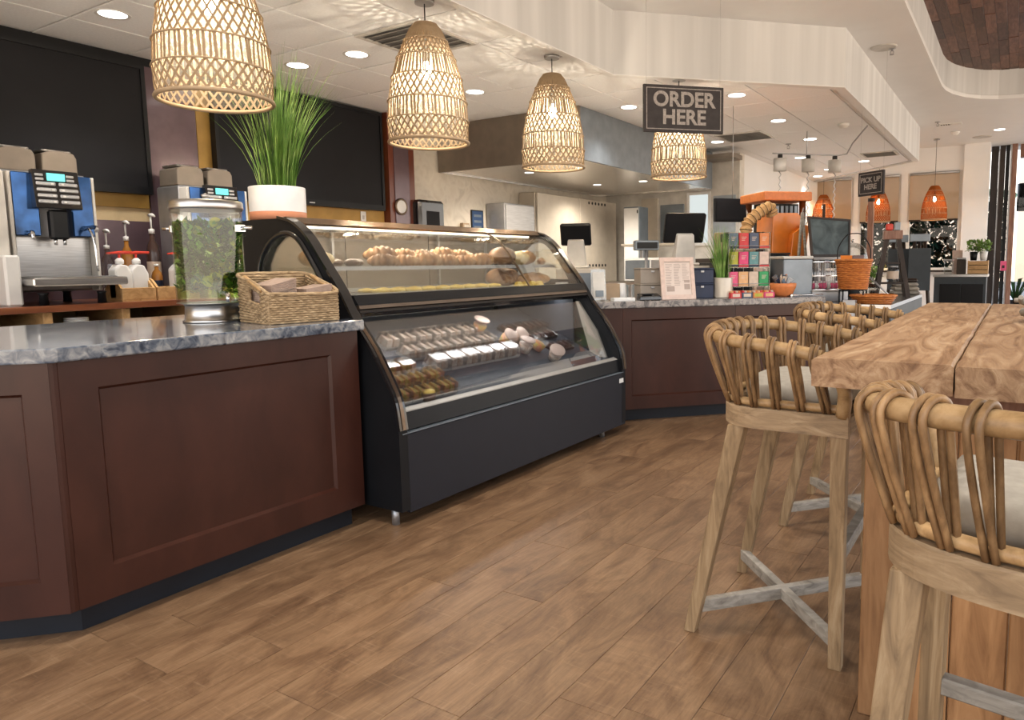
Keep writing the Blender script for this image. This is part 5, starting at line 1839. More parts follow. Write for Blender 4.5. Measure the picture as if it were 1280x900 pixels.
def crate_box(label, s, d, z, w, dp, h, mat, grp):
    t = fthing('storage_box', label, 'box', s, d, z, 0, grp)
    MB().box(-w / 2, -dp / 2, 0, w / 2, dp / 2, h - .012, .004).build('body', mat, t)
    MB().box(-w / 2 - .003, -dp / 2 - .003, h - .011, w / 2 + .003, dp / 2 + .003, h, .003).build('lid', mat, t)
    MB().box(-.014, -dp / 2 - .008, h - .035, .014, -dp / 2 - .0, h - .018, .003).build('clasp', M['steeldull'], t)


crate_box('lower grey-brown box of two beside the menu frame', .31, .26, ZC, .19, .16, .118, M['greige'], 'grey-brown boxes on the order counter')
crate_box('upper grey-brown box of two beside the menu frame', .31, .26, ZC + .1185, .19, .16, .118, M['greige'], 'grey-brown boxes on the order counter')
crate_box('lower navy blue box of two right of the menu frame', .70, .24, ZC, .19, .16, .115, M['navy'], 'navy boxes on the order counter')
crate_box('upper navy blue box of two right of the menu frame', .70, .24, ZC + .1155, .19, .16, .115, M['navy'], 'navy boxes on the order counter')
t = fthing('card_reader', 'black card terminal lying before the grey-brown boxes', 'card reader', .25, .09)
MB().hexa([(-.085, -.045, 0), (.085, -.045, 0), (.085, .045, 0), (-.085, .045, 0)], [(-.08, -.042, .03), (.08, -.042, .03), (.08, .042, .05), (-.08, .042, .05)]).build('housing', M['blackgloss'], t, fix=True, bevel=.006)
MB().box(-.05, -.02, .041, .02, .028, .047).build('display', M['screen'], t)

# menu frame leaning back
t = fthing('menu_frame', 'pale framed printed menu standing on the order counter', 'menu', .482, .085)
Mx = Matrix.Rotation(radians(-9), 4, 'X')
fr = MB().prism([(-.135, 0), (.135, 0), (.128, .315), (-.137, .315)], -.010, .006, 'y', holes=[[(-.105, .035), (.105, .035), (.10, .285), (-.105, .285)]]); fr.xform(Mx); fr.build('frame', M['t_cream'], t, fix=True)
fr = MB().prism([(-.106, .034), (.106, .034), (.101, .286), (-.106, .286)], -.004, .004, 'y'); fr.xform(Mx); pg = fr.build('menu_sheet', M['paper'], t, fix=True)
m = MB()
rn = random.Random(2)
for c in range(3):
    z = .262
    while z > .10 + (0 if c < 2 else .03):
        w = .03 + .024 * rn.random()
        x = -.095 + c * .066
        m.box(x, -.0052, z, x + w, -.0042, z + .0035)
        z -= .012
m.box(-.10, -.0052, .275, .095, -.0042, .279)
m.box(.048, -.0052, .125, .092, -.0042, .145); m.box(.048, -.0052, .075, .092, -.0042, .115); m.box(-.09, -.0052, .06, -.03, -.0042, .10)
m.xform(Mx); o = m.build('printed_lines', M['ink'], t); o['kind'] = 'stuff'
m = MB().box(-.03, .0, 0, .03, .10, .006).build('easel_foot', M['t_cream'], t)


def pos(label, loc, rz, w=.34, h=.24, tilt=18, grp=None):
    t = thing('till_screen', label, 'till', loc, rz, 'till screens behind the counter')
    Mt = Matrix.Translation((0, 0, .22)) @ Matrix.Rotation(radians(tilt), 4, 'X')
    a = MB().box(-w / 2, -.02, -h / 2 + .08, w / 2, .025, h / 2 + .08, .012); a.xform(Mt); a.build('monitor', M['black'], t)
    a = MB().box(-w / 2 + .02, .0255, -h / 2 + .1, w / 2 - .02, .028, h / 2 + .06); a.xform(Mt); a.build('touch_panel', M['screen'], t)
    MB().hexa([(-.09, -.05, .02), (.09, -.05, .02), (.09, .05, .02), (-.09, .05, .02)], [(-.07, -.06, .24), (.07, -.06, .24), (.07, -.02, .26), (-.07, -.02, .26)]).build('stand', M['offwhite'], t, fix=True, bevel=.008)
    MB().box(-.11, -.08, 0, .11, .09, .022, .008).build('foot', M['offwhite'], t)
    return t


pos('dark till screen seen from behind, over the menu frame and navy boxes', FC(.68, .50, 1.135), R45)
pos('tilted dark till screen on a pale stand beyond the case end', (-3.36, 5.40, 1.12), R45 - .35, .27, .2, 22)
t = thing('till_cabinet', 'pale cabinet with dark front carrying the left till screen', 'cabinet', (-3.36, 5.42, 0), R45)
MB().box(-.17, -.15, .0, .17, .15, 1.118, .006).build('body', M['beige'], t)
MB().box(-.10, -.156, .80, .08, -.151, 1.08, .003).build('dark_front', M['linensteel'], t)
t = fthing('receipt_printer', 'beige receipt printer under the right till screen', 'printer', .68, .50, ZC)
MB().box(-.14, -.12, 0, .16, .13, .245, .012).build('housing', M['card'], t)
MB().box(-.08, -.125, .16, .08, -.12, .18).build('paper_slot', M['dark'], t)
MB().box(-.14, -.14, .205, .17, -.12, .247, .006).build('lid', M['beige'], t)
# pole display of the till
t = fthing('pole_display', 'small pole display with a dark box head left of the till', 'display', .36, .48)
MB().cyl((0, 0, 0), .05, .012, 18).build('foot', M['steeldull'], t)
MB().cyl((0, 0, .012), .012, .36, 12).build('pole', M['steeldull'], t)
MB().box(-.10, -.03, .372, .10, .03, .45, .008).build('head', M['linensteel'], t)
MB().box(-.085, -.034, .385, .085, -.030, .435).build('readout', M['dark'], t)

grass_pot('potted_grass', 'small green grass in a beige pot on the order counter', FC(.885, .19, ZC), .073, .155, .002, 190, .46, M['beige'], 9, .34, .0032)

# tea rack: four columns, three rows
rk = fthing('tea_rack', 'wire display rack holding twelve coloured tea boxes in three rows', 'rack', 1.085, .20)
RW, zs = .345, (.085, .232, .375)
for s in (-RW / 2, -RW / 4, 0, RW / 4, RW / 2):
    MB().tube([(s, .05, .0), (s, .05, .50)], .0035, 6).build('rack_wire', M['steeldull'], rk)
for z in zs:
    MB().box(-RW / 2, -.045, z - .006, RW / 2, .05, z - .001).build('rack_shelf', M['acryl'], rk)
    MB().tube([(-RW / 2, -.052, z + .02), (RW / 2, -.052, z + .02)], .0025, 6).build('rack_rail', M['steeldull'], rk)
for s in (-1, 1): MB().box(s * RW / 2 - .003, -.05, 0, s * RW / 2 + .003, .05, .50).build('rack_side', M['acryl'], rk)
tea = [[('t_rose', 'rose'), ('t_peach', 'peach'), ('t_tan', 'beige'), ('t_green', 'green')], [('t_lime', 'lime'), ('t_pink', 'pink'), ('t_teal', 'teal'), ('t_cream', 'cream')],
       [('t_slate', 'dark slate'), ('t_red', 'red'), ('t_navy', 'navy'), ('t_orange', 'orange')]]
rname = ['bottom', 'middle', 'top']
for r_ in range(3):
    for c in range(4):
        mt, cn = tea[r_][c]
        s = 1.085 - RW / 2 + RW / 8 + c * RW / 4
        t = fthing('tea_box', '%s tea box in the %s row of the wire rack' % (cn, rname[r_]), 'box', s, .20, ZC + zs[r_], 0, 'tea boxes in the wire rack')
        hh = .118 if r_ else .112
        MB().box(-.039, -.042, 0, .039, .042, hh, .002).build('carton', M[mt], t)
        MB().box(-.030, -.0428, hh * .42, .030, -.0421, hh * .86).build('printed_panel', M[mt], t)
        for kk, zz in enumerate((.72, .62, .52)): MB().box(-.02, -.0436, hh * zz, .02 - .006 * kk, -.0429, hh * zz + .004).build('text_line', M['t_tan'], t)
        MB().box(-.039, -.0432, .004, .039, -.0422, .022).build('base_band', M[('t_red' if c % 2 else 'navy') if r_ else mt], t)
lt = None
for i in range(4):
    s = .945 + i * .092
    t = fthing('snack_bar_box', 'open patterned snack box under the tea rack, %s from the left' % ORD[i], 'box', s, .115, ZC, 0, 'patterned snack boxes under the tea rack')
    MB().prism([(-.043, -.035), (.043, -.035), (.043, .035), (-.043, .035)], 0, .04, holes=[[(-.040, -.032), (.040, -.032), (.040, .032), (-.040, .032)]]).build('carton', M[('t_red', 't_navy', 't_orange', 't_pink')[i]], t, fix=True)
    MB().box(-.040, -.032, 0, .040, .032, .003).build('bottom', M['card'], t)
    MB().box(-.03, -.0358, .008, .03, -.0351, .032).build('printed_panel', M[('t_cream', 't_tan', 't_lime', 't_peach')[i]], t)
    for k in range(4): MB().box(-.036 + k * .019, -.028, .004, -.020 + k * .019, .028, .054, .003).build('wrapped_bar', M[('t_peach', 't_red', 't_tan', 't_orange')[(i + k) % 4]], t)

# orange bowl with wrapped snack bars
t = fthing('snack_bowl', 'round orange bowl of wrapped snack bars on the order counter', 'bowl', 1.375, .17)
MB().lathe([(.06, 0), (.085, .02), (.108, .075), (.112, .10), (.105, .104), (.098, .10), (.092, .06), (.07, .016), (0, .014)], 32).build('bowl', M['t_orange'], t)
rn = random.Random(6)
for k in range(14):
    cm_ = ('navy', 'steeldull', 'orange', 't_tan', 't_slate')[k % 5]
    a = rn.random() * 6.28; d = .05 * sqrt(rn.random())
    p = FC(1.375 + d * cos(a), .17 + d * sin(a), ZC + .045 + .008 * (k % 4))
    w = fthing('snack_bar', '%s wrapped snack bar in the orange bowl, %s to the %s' % (('dark blue', 'silver', 'orange', 'tan', 'slate')[k % 5], ('leaning left', 'upright', 'leaning right')[k // 5], ('front', 'back', 'middle')[k % 3]), 'snack bar', 1.375 + d * cos(a), .17 + d * sin(a), ZC + .045 + .006 * (k % 4), 0, 'snack bars in the orange bowl')
    w.rotation_euler = ((rn.random() - .5) * .9, (-.6, 0, .6)[k // 5] + (rn.random() - .5) * .3, R45 + rn.random() * 3)
    MB().box(-.017, -.007, 0, .017, .007, .105, .004).build('wrapper', M[cm_], w)
    MB().box(-.018, -.002, .105, .018, .002, .118).build('crimped_end', M[cm_], w)

# things at the right end: steel cabinet, black box, wire basket, tools
t = fthing('steel_bin', 'brushed steel counter bin right of the snack bowl', 'bin', 1.58, .40)
MB().box(-.13, -.12, 0, .13, .12, .29, .006).build('body', M['linensteel'], t)
MB().box(-.135, -.125, .291, .135, .125, .315, .006).build('lid', M['offwhite'], t)
t = fthing('black_grinder_box', 'matt black box behind the steel bin', 'box', 1.50, .60)
MB().box(-.17, -.06, 0, .15, .04, .33, .006).build('body', M['black'], t)
MB().box(-.175, -.065, .331, .155, .045, .345, .004).build('lid', M['black'], t)

sc_ = thing('service_counter', 'low stainless pick-up counter running away behind the bar stools', 'counter', (-1.1, 6.8, 0))
MB().prism([(-.80, 5.72), (-.80, 7.75), (-1.55, 7.75), (-1.55, 6.06), (-1.21, 5.72)], .795, .825).build('steel_top', M['steel'], sc_, world=True, fix=True)
MB().box(-.83, 5.73, .66, -.80, 7.75, .794, .004).build('steel_fascia', M['fascia'], sc_, world=True)
MB().prism([(-.86, 5.80), (-.86, 7.7), (-1.50, 7.7), (-1.50, 6.10), (-1.22, 5.80)], .10, .794).build('cabinet', M['black'], sc_, world=True, fix=True)
MB().box(-1.40, 6.1, .001, -.92, 7.6, .099).build('toe_kick', M['toe'], sc_, world=True)
MB().hexa([(-1.13, 5.64, .0), (-1.04, 5.64, .0), (-1.04, 5.71, .0), (-1.13, 5.71, .0)], [(-1.13, 5.64, .86), (-1.04, 5.64, .86), (-1.04, 5.71, .86), (-1.13, 5.71, .86)]).build('end_post', M['steeldull'], sc_, world=True, fix=True)


def wire_basket(label, loc, rz, w, d, h, cat='basket'):
    t = thing('wire_basket', label, cat, loc, rz)
    for z in (0.004, h * .5, h): MB().tube([(-w / 2, -d / 2, z), (w / 2, -d / 2, z), (w / 2, d / 2, z), (-w / 2, d / 2, z)], .003 if z < h else .005, 6, closed=True).build('wire_hoop', M['chrome'], t)
    m = MB()
    n = 12
    for i in range(n + 1):
        x = -w / 2 + w * i / n
        for y in (-d / 2, d / 2): m.tube([(x, y, .004), (x, y, h)], .0018, 5)
        m.tube([(x, -d / 2, .004), (x, d / 2, .004)], .0018, 5)
    for i in range(1, 8):
        y = -d / 2 + d * i / 8
        for x in (-w / 2, w / 2): m.tube([(x, y, .004), (x, y, h)], .0018, 5)
    o = m.build('wire_mesh', M['chrome'], t); o['kind'] = 'stuff'
    return t


# display stand for the wire basket
t = thing('steel_riser', 'grey steel riser under the wire basket on the pick-up counter', 'riser', (-1.405, 6.115, .8255), R45)
MB().box(-.17, -.15, 0, .16, .15, .085, .004).build('body', M['steeldull'], t)
MB().box(-.175, -.155, .0855, .165, .155, .095, .003).build('top_plate', M['steel'], t)
wire_basket('chrome wire basket of pink and white sweets', (-1.405, 6.115, .9215), R45, .28, .20, .23)
rn = random.Random(4)
me = None
for k in range(14):
    s, d = -.11 + .22 * (k % 7) / 6, -.05 + .1 * (k // 7)
    p = Vector((-1.405 + q * s - q * d, 6.115 + q * s + q * d, .9275))
    pink = k % 3 != 1
    t = thing('sweet_bag', '%s sweet in the wire basket, %s row, %s from the left' % ('pink' if pink else 'white', ('front', 'back')[k // 7], ORD[k % 7]), 'sweets', p, rn.random() * 3, 'sweets in the wire basket')
    MB().ball((0, 0, .026), .022, .02, .026, 10, 7, .15, k).build('wrapped_sweet', M['t_rose' if pink else 'white'], t)
    MB().box(-.004, -.012, .05, .004, .012, .066).build('twisted_end', M['white'], t)

t = thing('serving_tongs', 'pair of steel tongs lying at the end of the order counter', 'tongs', FC(1.56, .10, ZC), R45)
for s in (-1, 1): MB().tube([(-.14, s * .012, .010), (.0, s * .02, .012), (.13, s * .008, .010)], .006, 8).build('tong_arm', M['chrome'], t)
MB().box(-.155, -.016, .0005, -.135, .016, .02, .003).build('hinge', M['chrome'], t)

# orange hamper with a black handle on a wire stand
t = thing('hamper_stand', 'black wire stand holding up the orange wicker basket', 'stand', (-1.125, 5.99, .8255))
for x in (-.09, .09):
    for y in (-.07, .07): MB().tube([(x, y, 0), (x, y, .10)], .006, 6).build('leg', M['black'], t)
MB().tube([(-.09, -.07, .10), (.09, -.07, .10), (.09, .07, .10), (-.09, .07, .10)], .006, 6, closed=True).build('top_frame', M['black'], t)
hb = thing('wicker_hamper', 'orange wicker basket with tall black handle and packets inside', 'basket', (-1.125, 5.99, .932))
for k in range(14):
    z = .008 + k * .0155
    w = .105 + .025 * k / 14
    MB().tube([(w * cos(a) * (1 + .006 * (j % 2)), w * .75 * sin(a), z) for j, a in enumerate([2 * pi * i / 28 for i in range(28)])], .0095, 6, closed=True).build('wicker_coil', M['orangew'], hb)
MB().lathe([(.112, .0), (.112, .008)], 24, sy=.75).build('bottom', M['orangew'], hb)
MB().tube([(.136 * cos(2 * pi * i / 28), .102 * sin(2 * pi * i / 28), .228) for i in range(28)], .012, 8, closed=True).build('braided_rim', M['orangew'], hb)
MB().tube(catmull([(-.125, 0, .22), (-.12, 0, .33), (-.06, 0, .425), (0, 0, .44), (.06, 0, .425), (.12, 0, .33), (.125, 0, .22)], 5), .005, 6).build('handle', M['black'], hb)
for lb, x, y, mt, rz in (('bright orange packet standing in the wicker basket, left', -.055, -.01, 'orange', .2), ('purple packet standing in the wicker basket, right', .04, -.02, 'plum', -.2), ('dark packet behind the orange one in the wicker basket', .0, .045, 't_navy', .1)):
    p = thing('snack_packet', lb, 'packet', (-1.125 + x, 5.99 + y, 1.05), rz, 'packets in the wicker basket')
    MB().hexa([(-.04, -.012, 0), (.04, -.012, 0), (.04, .012, 0), (-.04, .012, 0)], [(-.043, -.016, .08), (.043, -.016, .08), (.043, .016, .08), (-.043, .016, .08)]).build('pouch', M[mt], p)
    MB().hexa([(-.043, -.016, .0805), (.043, -.016, .0805), (.043, .016, .0805), (-.043, .016, .0805)], [(-.044, -.002, .15), (.044, -.002, .15), (.044, .002, .15), (-.044, .002, .15)]).build('sealed_top', M[mt], p)

# round reddish tray basket just behind the stools
t = thing('round_basket', 'round red-brown wicker tray basket behind the second stool', 'basket', (-.955, 5.90, .8255))
for k in range(4): MB().tube([((.13 + .012 * k) * cos(2 * pi * i / 30), (.13 + .012 * k) * sin(2 * pi * i / 30), .010 + .017 * k) for i in range(30)], .0105, 6, closed=True).build('wicker_coil', M['orangew'], t)
MB().lathe([(.128, 0.0), (.128, .010)], 24).build('bottom', M['orangew'], t)
t = thing('red_napkin_pack', 'red packet lying in the round wicker tray basket', 'packet', (-.945, 5.89, .8365), .4)
MB().box(-.06, -.04, 0, .06, .04, .035, .008).build('pouch', M['red'], t)
MB().box(-.07, -.035, .012, -.061, .035, .018).build('sealed_end', M['red'], t)

# dark easel-like display with its items
ef = thing('ladder_display', 'dark wooden A-shaped display stand on the pick-up counter', 'display stand', (-.985, 7.0, .8255), .25)
for s in (-1, 1):
    for yy, ty in ((-.10, -.03), (.10, .03)):
        MB().hexa([(s * .135 - .02, yy - .012, 0), (s * .135 + .02, yy - .012, 0), (s * .135 + .02, yy + .012, 0), (s * .135 - .02, yy + .012, 0)],
                  [(s * .05 - .018, ty - .012, .52), (s * .05 + .018, ty - .012, .52), (s * .05 + .018, ty + .012, .52), (s * .05 - .018, ty + .012, .52)]).build('leg', M['darkwood'], ef)
MB().box(-.125, -.09, .12, .125, .09, .135).build('shelf', M['darkwood'], ef)
MB().box(-.095, -.06, .30, .095, .06, .315).build('shelf', M['darkwood'], ef)
MB().box(-.08, -.05, .521, .08, .05, .60, .004).build('top_box', M['doorwood'], ef)
MB().box(-.06, -.035, .601, .0, .035, .66, .01).build('red_tin', M['red'], ef)
MB().box(.012, -.03, .601, .06, .03, .675, .004).build('pale_card', M['linensteel'], ef)
t = thing('label_jar', 'pale labelled jar on the low shelf of the dark display stand', 'jar', (-.97, 6.98, .9615), .25)
MB().lathe([(.045, 0), (.05, .008), (.05, .11), (.038, .13)], 18).build('jar', M['acryl'], t)
MB().lathe([(.051, .03), (.051, .10)], 18, cap=False).build('label', M['t_tan'], t)
MB().lathe([(.042, .13), (.042, .15), (0, .15)], 16).build('lid', M['steeldull'], t)
gl = thing('glass_cloche', 'domed glass cloche on a dark stand behind the wicker basket', 'cloche', (-1.34, 7.05, .8255))
MB().lathe([(.15, 0), (.155, .02), (.15, .26)], 28).build('dark_stand', M['black'], gl)
MB().lathe([(.14, .262), (.14, .36), (.12, .44), (.07, .49), (.0, .505)], 28, cap=False).build('dome', M['acryl'], gl)
MB().ball((0, 0, .52), .016, .016, .016, 10, 6).build('knob', M['chrome'], gl)
sg = thing('sneeze_guard', 'slanted clear guard panel on the pick-up counter before the stools', 'guard', (-.95, 6.3, .8255))
MB().hexa([(-1.12, 6.32, .83), (-.88, 6.32, .83), (-.88, 6.326, .83), (-1.12, 6.326, .83)], [(-1.16, 6.32, 1.05), (-1.12, 6.32, 1.05), (-1.12, 6.326, 1.05), (-1.16, 6.326, 1.05)]).build('panel', M['acryl'], sg, world=True, fix=True)
MB().tube([(-.86, 6.323, .832), (-1.10, 6.323, 1.06)], .008, 6).build('edge_strip', M['steeldull'], sg, world=True)
# bundle of striped cloth and wood with leaves, and two dark easel frames beyond
ob = thing('folded_throws', 'pile of folded pale throws with striped edges at the pick-up counter end', 'textiles', (-.93, 7.52, .8255), .3)
for k in range(4): MB().box(-.13 + .01 * k, -.10, .002 + .04 * k, .12 - .008 * k, .10, .038 + .04 * k, .014).build('folded_throw', M[('greyteak', 'cushion', 'greyteak', 'darkwood')[k]], ob)
lv = thing('leafy_bunch', 'small bunch of green leaves in a dark pot near the dark display stand', 'potted plant', (-1.24, 7.58, .8255))
MB().lathe([(.05, 0), (.06, .10), (.052, .10), (.045, .02), (0, .02)], 18).build('pot', M['black'], lv)
h = MB(); leaves(h, 160, lambda r: ((r.random() - .5) * .16, (r.random() - .5) * .16, .11 + .15 * r.random()), .05, 3)
o = h.build('leaves', M['leaf'], lv); o['kind'] = 'stuff'
for lb, x, y in (('dark folding easel with a blue-grey top beyond the ladder display, left', -1.28, 9.6), ('dark folding easel with a pale panel beyond the ladder display, right', -1.02, 9.4)):
    t = thing('folding_easel', lb, 'easel', (x, y, 0), .2)
    for s in (-1, 1):
        MB().tube([(s * .16, -.12, 0), (s * .05, 0, 1.45)], .022, 6).build('leg', M['darkwood'], t)
    MB().tube([(0, .3, 0), (0, .02, 1.40)], .018, 6).build('rear_leg', M['darkwood'], t)
    MB().box(-.11, -.03, 1.38, .11, .03, 1.47, .006).build('top_rail', M['linensteel'], t)
    MB().box(-.12, -.09, .80, .12, -.07, 1.30).build('panel', M['fascia'], t)
t = thing('floor_lantern_post', 'thin dark post with lamp bulbs left of the first far window mullion', 'post', (-2.42, 10.6, 0))
MB().cyl((0, 0, 0), .14, .02, 20).build('foot', M['dark'], t)
MB().cyl((0, 0, .02), .022, 1.95, 10).build('pole', M['darkwood'], t)
for k, z in enumerate((1.40, 1.52, 1.64)):
    MB().ball((.045, -.03, z), .028, .028, .034, 10, 7).build('bulb', glow('post_bulb_%d' % k, (1, .72, .34), 5), t)
t = thing('wood_post', 'tall slim brown wooden post in front of the middle far window', 'post', (-1.95, 11.6, 0))
MB().box(-.04, -.04, 0, .04, .04, 2.05, .006).build('shaft', M['doorwood'], t)
MB().box(-.08, -.08, 0, .08, .08, .05, .006).build('foot', M['darkwood'], t) if False else MB().cyl((0, 0, 2.05), .05, .05, 12).build('cap', M['darkwood'], t)

# ---- roastery group behind the order counter
rb = thing('roaster_bench', 'long dark bench under the orange roaster behind the order counter', 'bench', FC(1.95, 1.55), R45)
MB().box(-.75, -.40, 1.155, .42, .40, 1.195, .004).build('bench_top', M['darkwood'], rb)
MB().box(-.70, -.36, .0, .38, .36, 1.154).build('cupboard', M['black'], rb)
ro = thing('coffee_roaster', 'orange coffee roaster with boxy hopper on the dark bench', 'roaster', FC(1.95, 1.25, 1.196), R45)
MB().prism([(-.15, 0), (.17, 0), (.17, .35), (.12, .41), (-.14, .41)], -.12, .20, 'y').build('orange_body', M['orange'], ro, fix=True, bevel=.01)
MB().prism([(.0, .0), (.15, 0), (.19, .28), (.15, .30), (.02, .22)], -.20, -.121, 'y').build('front_hopper', M['orange'], ro, fix=True, bevel=.008)
MB().ball((-.22, -.08, .18), .05, .04, .06, 14, 9).build('black_motor', M['blackgloss'], ro)
MB().box(-.27, -.02, .0, -.16, .16, .24, .006).build('side_box', M['darkwood'], ro)
hz = thing('extractor_hood', 'orange-rimmed extractor hood on steel posts above the roaster', 'hood', FC(2.08, 1.62, 1.196), R45)
for x in (-.17, .20):
    for y in (-.2, .2): MB().cyl((x, y, 0), .032, .545, 14).build('post', M['chrome'], hz)
MB().box(-.24, -.26, .545, .27, .26, .63, .008).build('orange_canopy', M['t_orange'], hz)
MB().box(-.165, -.05, .22, .245, .10, .53).build('slatted_core', M['black'], hz)
for k in range(8): MB().box(-.155 + k * .05, -.062, .24, -.125 + k * .05, -.051, .51).build('slat', M['linensteel'], hz)
ho = thing('flexible_duct', 'ribbed beige flexible duct curving over the tea rack', 'duct', FC(1.65, 1.15, 1.196), R45)
pth = catmull([(-.10, 0, 0.0), (-.10, 0, .25), (-.06, 0, .34), (.04, 0, .42), (.13, 0, .46), (.17, .02, .40)], 10)
MB().tube(pth, [.052 + (.006 if (i // 2) % 2 else -.006) for i in range(len(pth))], 14).build('duct_hose', M['lightwood'], ho)
for i in range(2, len(pth) - 1, 4):
    a, b = pth[i], pth[i + 1]
    MB().tube([a, a + (b - a) * .4], .060, 14).build('dark_rib', M['darkwood'], ho)
MB().box(-.17, -.06, 0.0, -.03, .06, .10, .006).build('duct_foot', M['card'], ho)
ts = thing('dark_screen', 'dark tilted screen hanging left of the roaster hood', 'screen', FC(1.83, 2.02, 1.575), R45 + .1)
MB().box(-.22, -.02, 0, .22, .02, .24, .006).build('housing', M['black'], ts)
MB().box(-.205, -.026, .015, .205, -.0205, .225).build('display', M['screen'], ts)
MB().tube([(0, .01, .24), (0, .01, 1.19)], .004, 6).build('hanging_rod', M['steeldull'], ts)
bs = thing('brown_crate_sign', 'small brown wooden crate with dark lettering band over the tea rack', 'crate', FC(1.33, 1.05, 1.196), R45)
MB().box(-.12, -.05, 0, .12, .05, .225, .004).build('crate', M['card'], bs)
MB().box(-.10, -.056, .14, .09, -.051, .21).build('dark_band', M['darkwood'], bs)
cb = thing('leaning_chalkboard', 'dusty blue-grey chalkboard propped in a dark frame near the window lamps', 'chalkboard', (-1.42, 6.56, 1.196), R45 - .1)
Mc = Matrix.Rotation(radians(-8), 4, 'X')
m = MB().prism([(-.19, 0), (.17, 0), (.19, .33), (-.21, .36)], -.012, .012, 'y', holes=[[(-.175, .02), (.155, .02), (.172, .312), (-.192, .34)]]); m.xform(Mc); m.build('frame', M['darkwood'], cb, fix=True)
m = MB().prism([(-.178, .018), (.158, .018), (.175, .315), (-.195, .343)], -.004, .008, 'y'); m.xform(Mc); m.build('chalk_face', M['chalkface'], cb, fix=True)
pb = thing('chalkboard_bench', 'grey steel shelf unit under the leaning chalkboard', 'shelf unit', (-1.42, 6.56, .8255), 0)
MB().box(-.12, -.16, .34, .12, .16, .368, .004).build('shelf_top', M['steeldull'], pb)
for x in (-.11, .08):
    for y in (-.14, .11): MB().box(x, y, 0, x + .03, y + .03, .339).build('leg', M['steeldull'], pb)
pd = thing('wooden_tripod', 'thin pale wooden tripod legs in front of the steel roaster posts', 'tripod', FC(2.02, .98), R45)
for x, y in ((-.15, -.05), (.15, -.05), (0, .18)): MB().tube([(x, y, 0), (.0, 0, 1.60)], .014, 6).build('leg', M['greyteak'], pd)
cf = fthing('white_coffee_bag', 'tall white and tan coffee bag right of the tea rack', 'bag', 1.36, .50)
MB().hexa([(-.05, -.035, 0), (.05, -.035, 0), (.05, .035, 0), (-.05, .035, 0)], [(-.05, -.03, .24), (.05, -.03, .24), (.05, .03, .24), (-.05, .03, .24)]).build('bag', M['t_cream'], cf)
MB().box(-.05, -.012, .2405, .05, .012, .28, .003).build('folded_top', M['t_tan'], cf)

# ================================================================== SIGNS
def board_sign(name, label, text, centre, rz, w, h, size, drop, line):
    t = thing(name, label, 'sign', centre, rz)
    MB().box(-w / 2, -.012, -h / 2, w / 2, .012, h / 2, .003).build('board', M['signface'], t)
    e = .022
    m = MB().prism([(-w / 2 + e, -h / 2 + e), (w / 2 - e, -h / 2 + e), (w / 2 - e, h / 2 - e), (-w / 2 + e, h / 2 - e)], -.0145, -.0121, 'y',
                   holes=[[(-w / 2 + e + .006, -h / 2 + e + .006), (w / 2 - e - .006, -h / 2 + e + .006), (w / 2 - e - .006, h / 2 - e - .006), (-w / 2 + e + .006, h / 2 - e - .006)]])
    m.build('chalk_border', M['chalk'], t, fix=True)
    lettering(text, size, M['chalk'], t, (0, -.0150, 0), (pi / 2, 0, 0), 'lettering', .030, .001, line=line)
    for s in (-1, 1): MB().tube([(s * w * .46, 0, h / 2), (s * w * .46, 0, drop)], .0008, 5).build('wire', M['steeldull'], t)
    return t


sgn = board_sign('order_sign', 'dark hanging board reading ORDER HERE in chalky capitals', 'ORDER\nHERE', (-2.285, 5.275, 2.34), R45, .66, .355, .155, .91, .86)
pks = board_sign('pickup_sign', 'dark hanging board reading PICK UP HERE beside the far windows', 'PICK UP\nHERE', (-1.35, 8.0, 1.958), radians(-34.6), .34, .245, .073, 1.29, .98)

# ================================================================== FAR SERVICE CART
ca = thing('service_cart', 'dark two-door service cart with steel top in front of the column', 'cart', (-.745, 12.2, 0))
MB().box(-1.10, 11.95, .905, -.37, 12.45, .945, .004).build('steel_top', M['steel'], ca, world=True)
MB().box(-1.08, 11.97, .10, -.39, 12.43, .904).build('body', M['fascia'], ca, world=True)
for a, b in ((-1.0, -.72), (-.71, -.42)):
    MB().box(a, 11.955, .16, b, 11.969, .80, .004).build('door', M['black'], ca, world=True)
for x in (-1.0, -.48):
    for y in (12.02, 12.36): MB().cyl((x, y, 0), .04, .10, 14).build('castor', M['dark'], ca, world=True)
cr_ = thing('slatted_crate', 'small slatted wooden crate on the far service cart', 'crate', (-.51, 12.15, .9455))
for k in range(3): MB().box(-.135, -.10, .005 + k * .066, .135, -.088, .062 + k * .066, .003).build('slat', M['lightwood'], cr_)
for k in range(3): MB().box(-.135, .088, .005 + k * .066, .135, .10, .062 + k * .066, .003).build('slat', M['lightwood'], cr_)
for s in (-1, 1): MB().box(s * .135, -.087, .0, s * .123, .087, .20, .003).build('end_board', M['lightwood'], cr_)
MB().box(-.122, -.087, .0, .122, .087, .19).build('filled_bottom', M['darkwood'], cr_)
for lb, x, pm in (('small leafy plant in dark pot on the slatted crate, left', -.575, 'black'), ('small leafy plant in white pot on the slatted crate, right', -.445, 'white')):
    t = thing('leafy_pot', lb, 'potted plant', (x, 12.15, 1.146), 0, 'leafy pots on the crate')
    MB().lathe([(.042, 0), (.055, .13), (.048, .13), (.042, .02), (0, .02)], 18).build('pot', M[pm], t)
    h = MB(); leaves(h, 240, lambda r: ((r.random() - .5) * .17, (r.random() - .5) * .16, .13 + .15 * r.random()), .05, int(-x * 100))
    o = h.build('leaves', M['leaf'], t); o['kind'] = 'stuff'
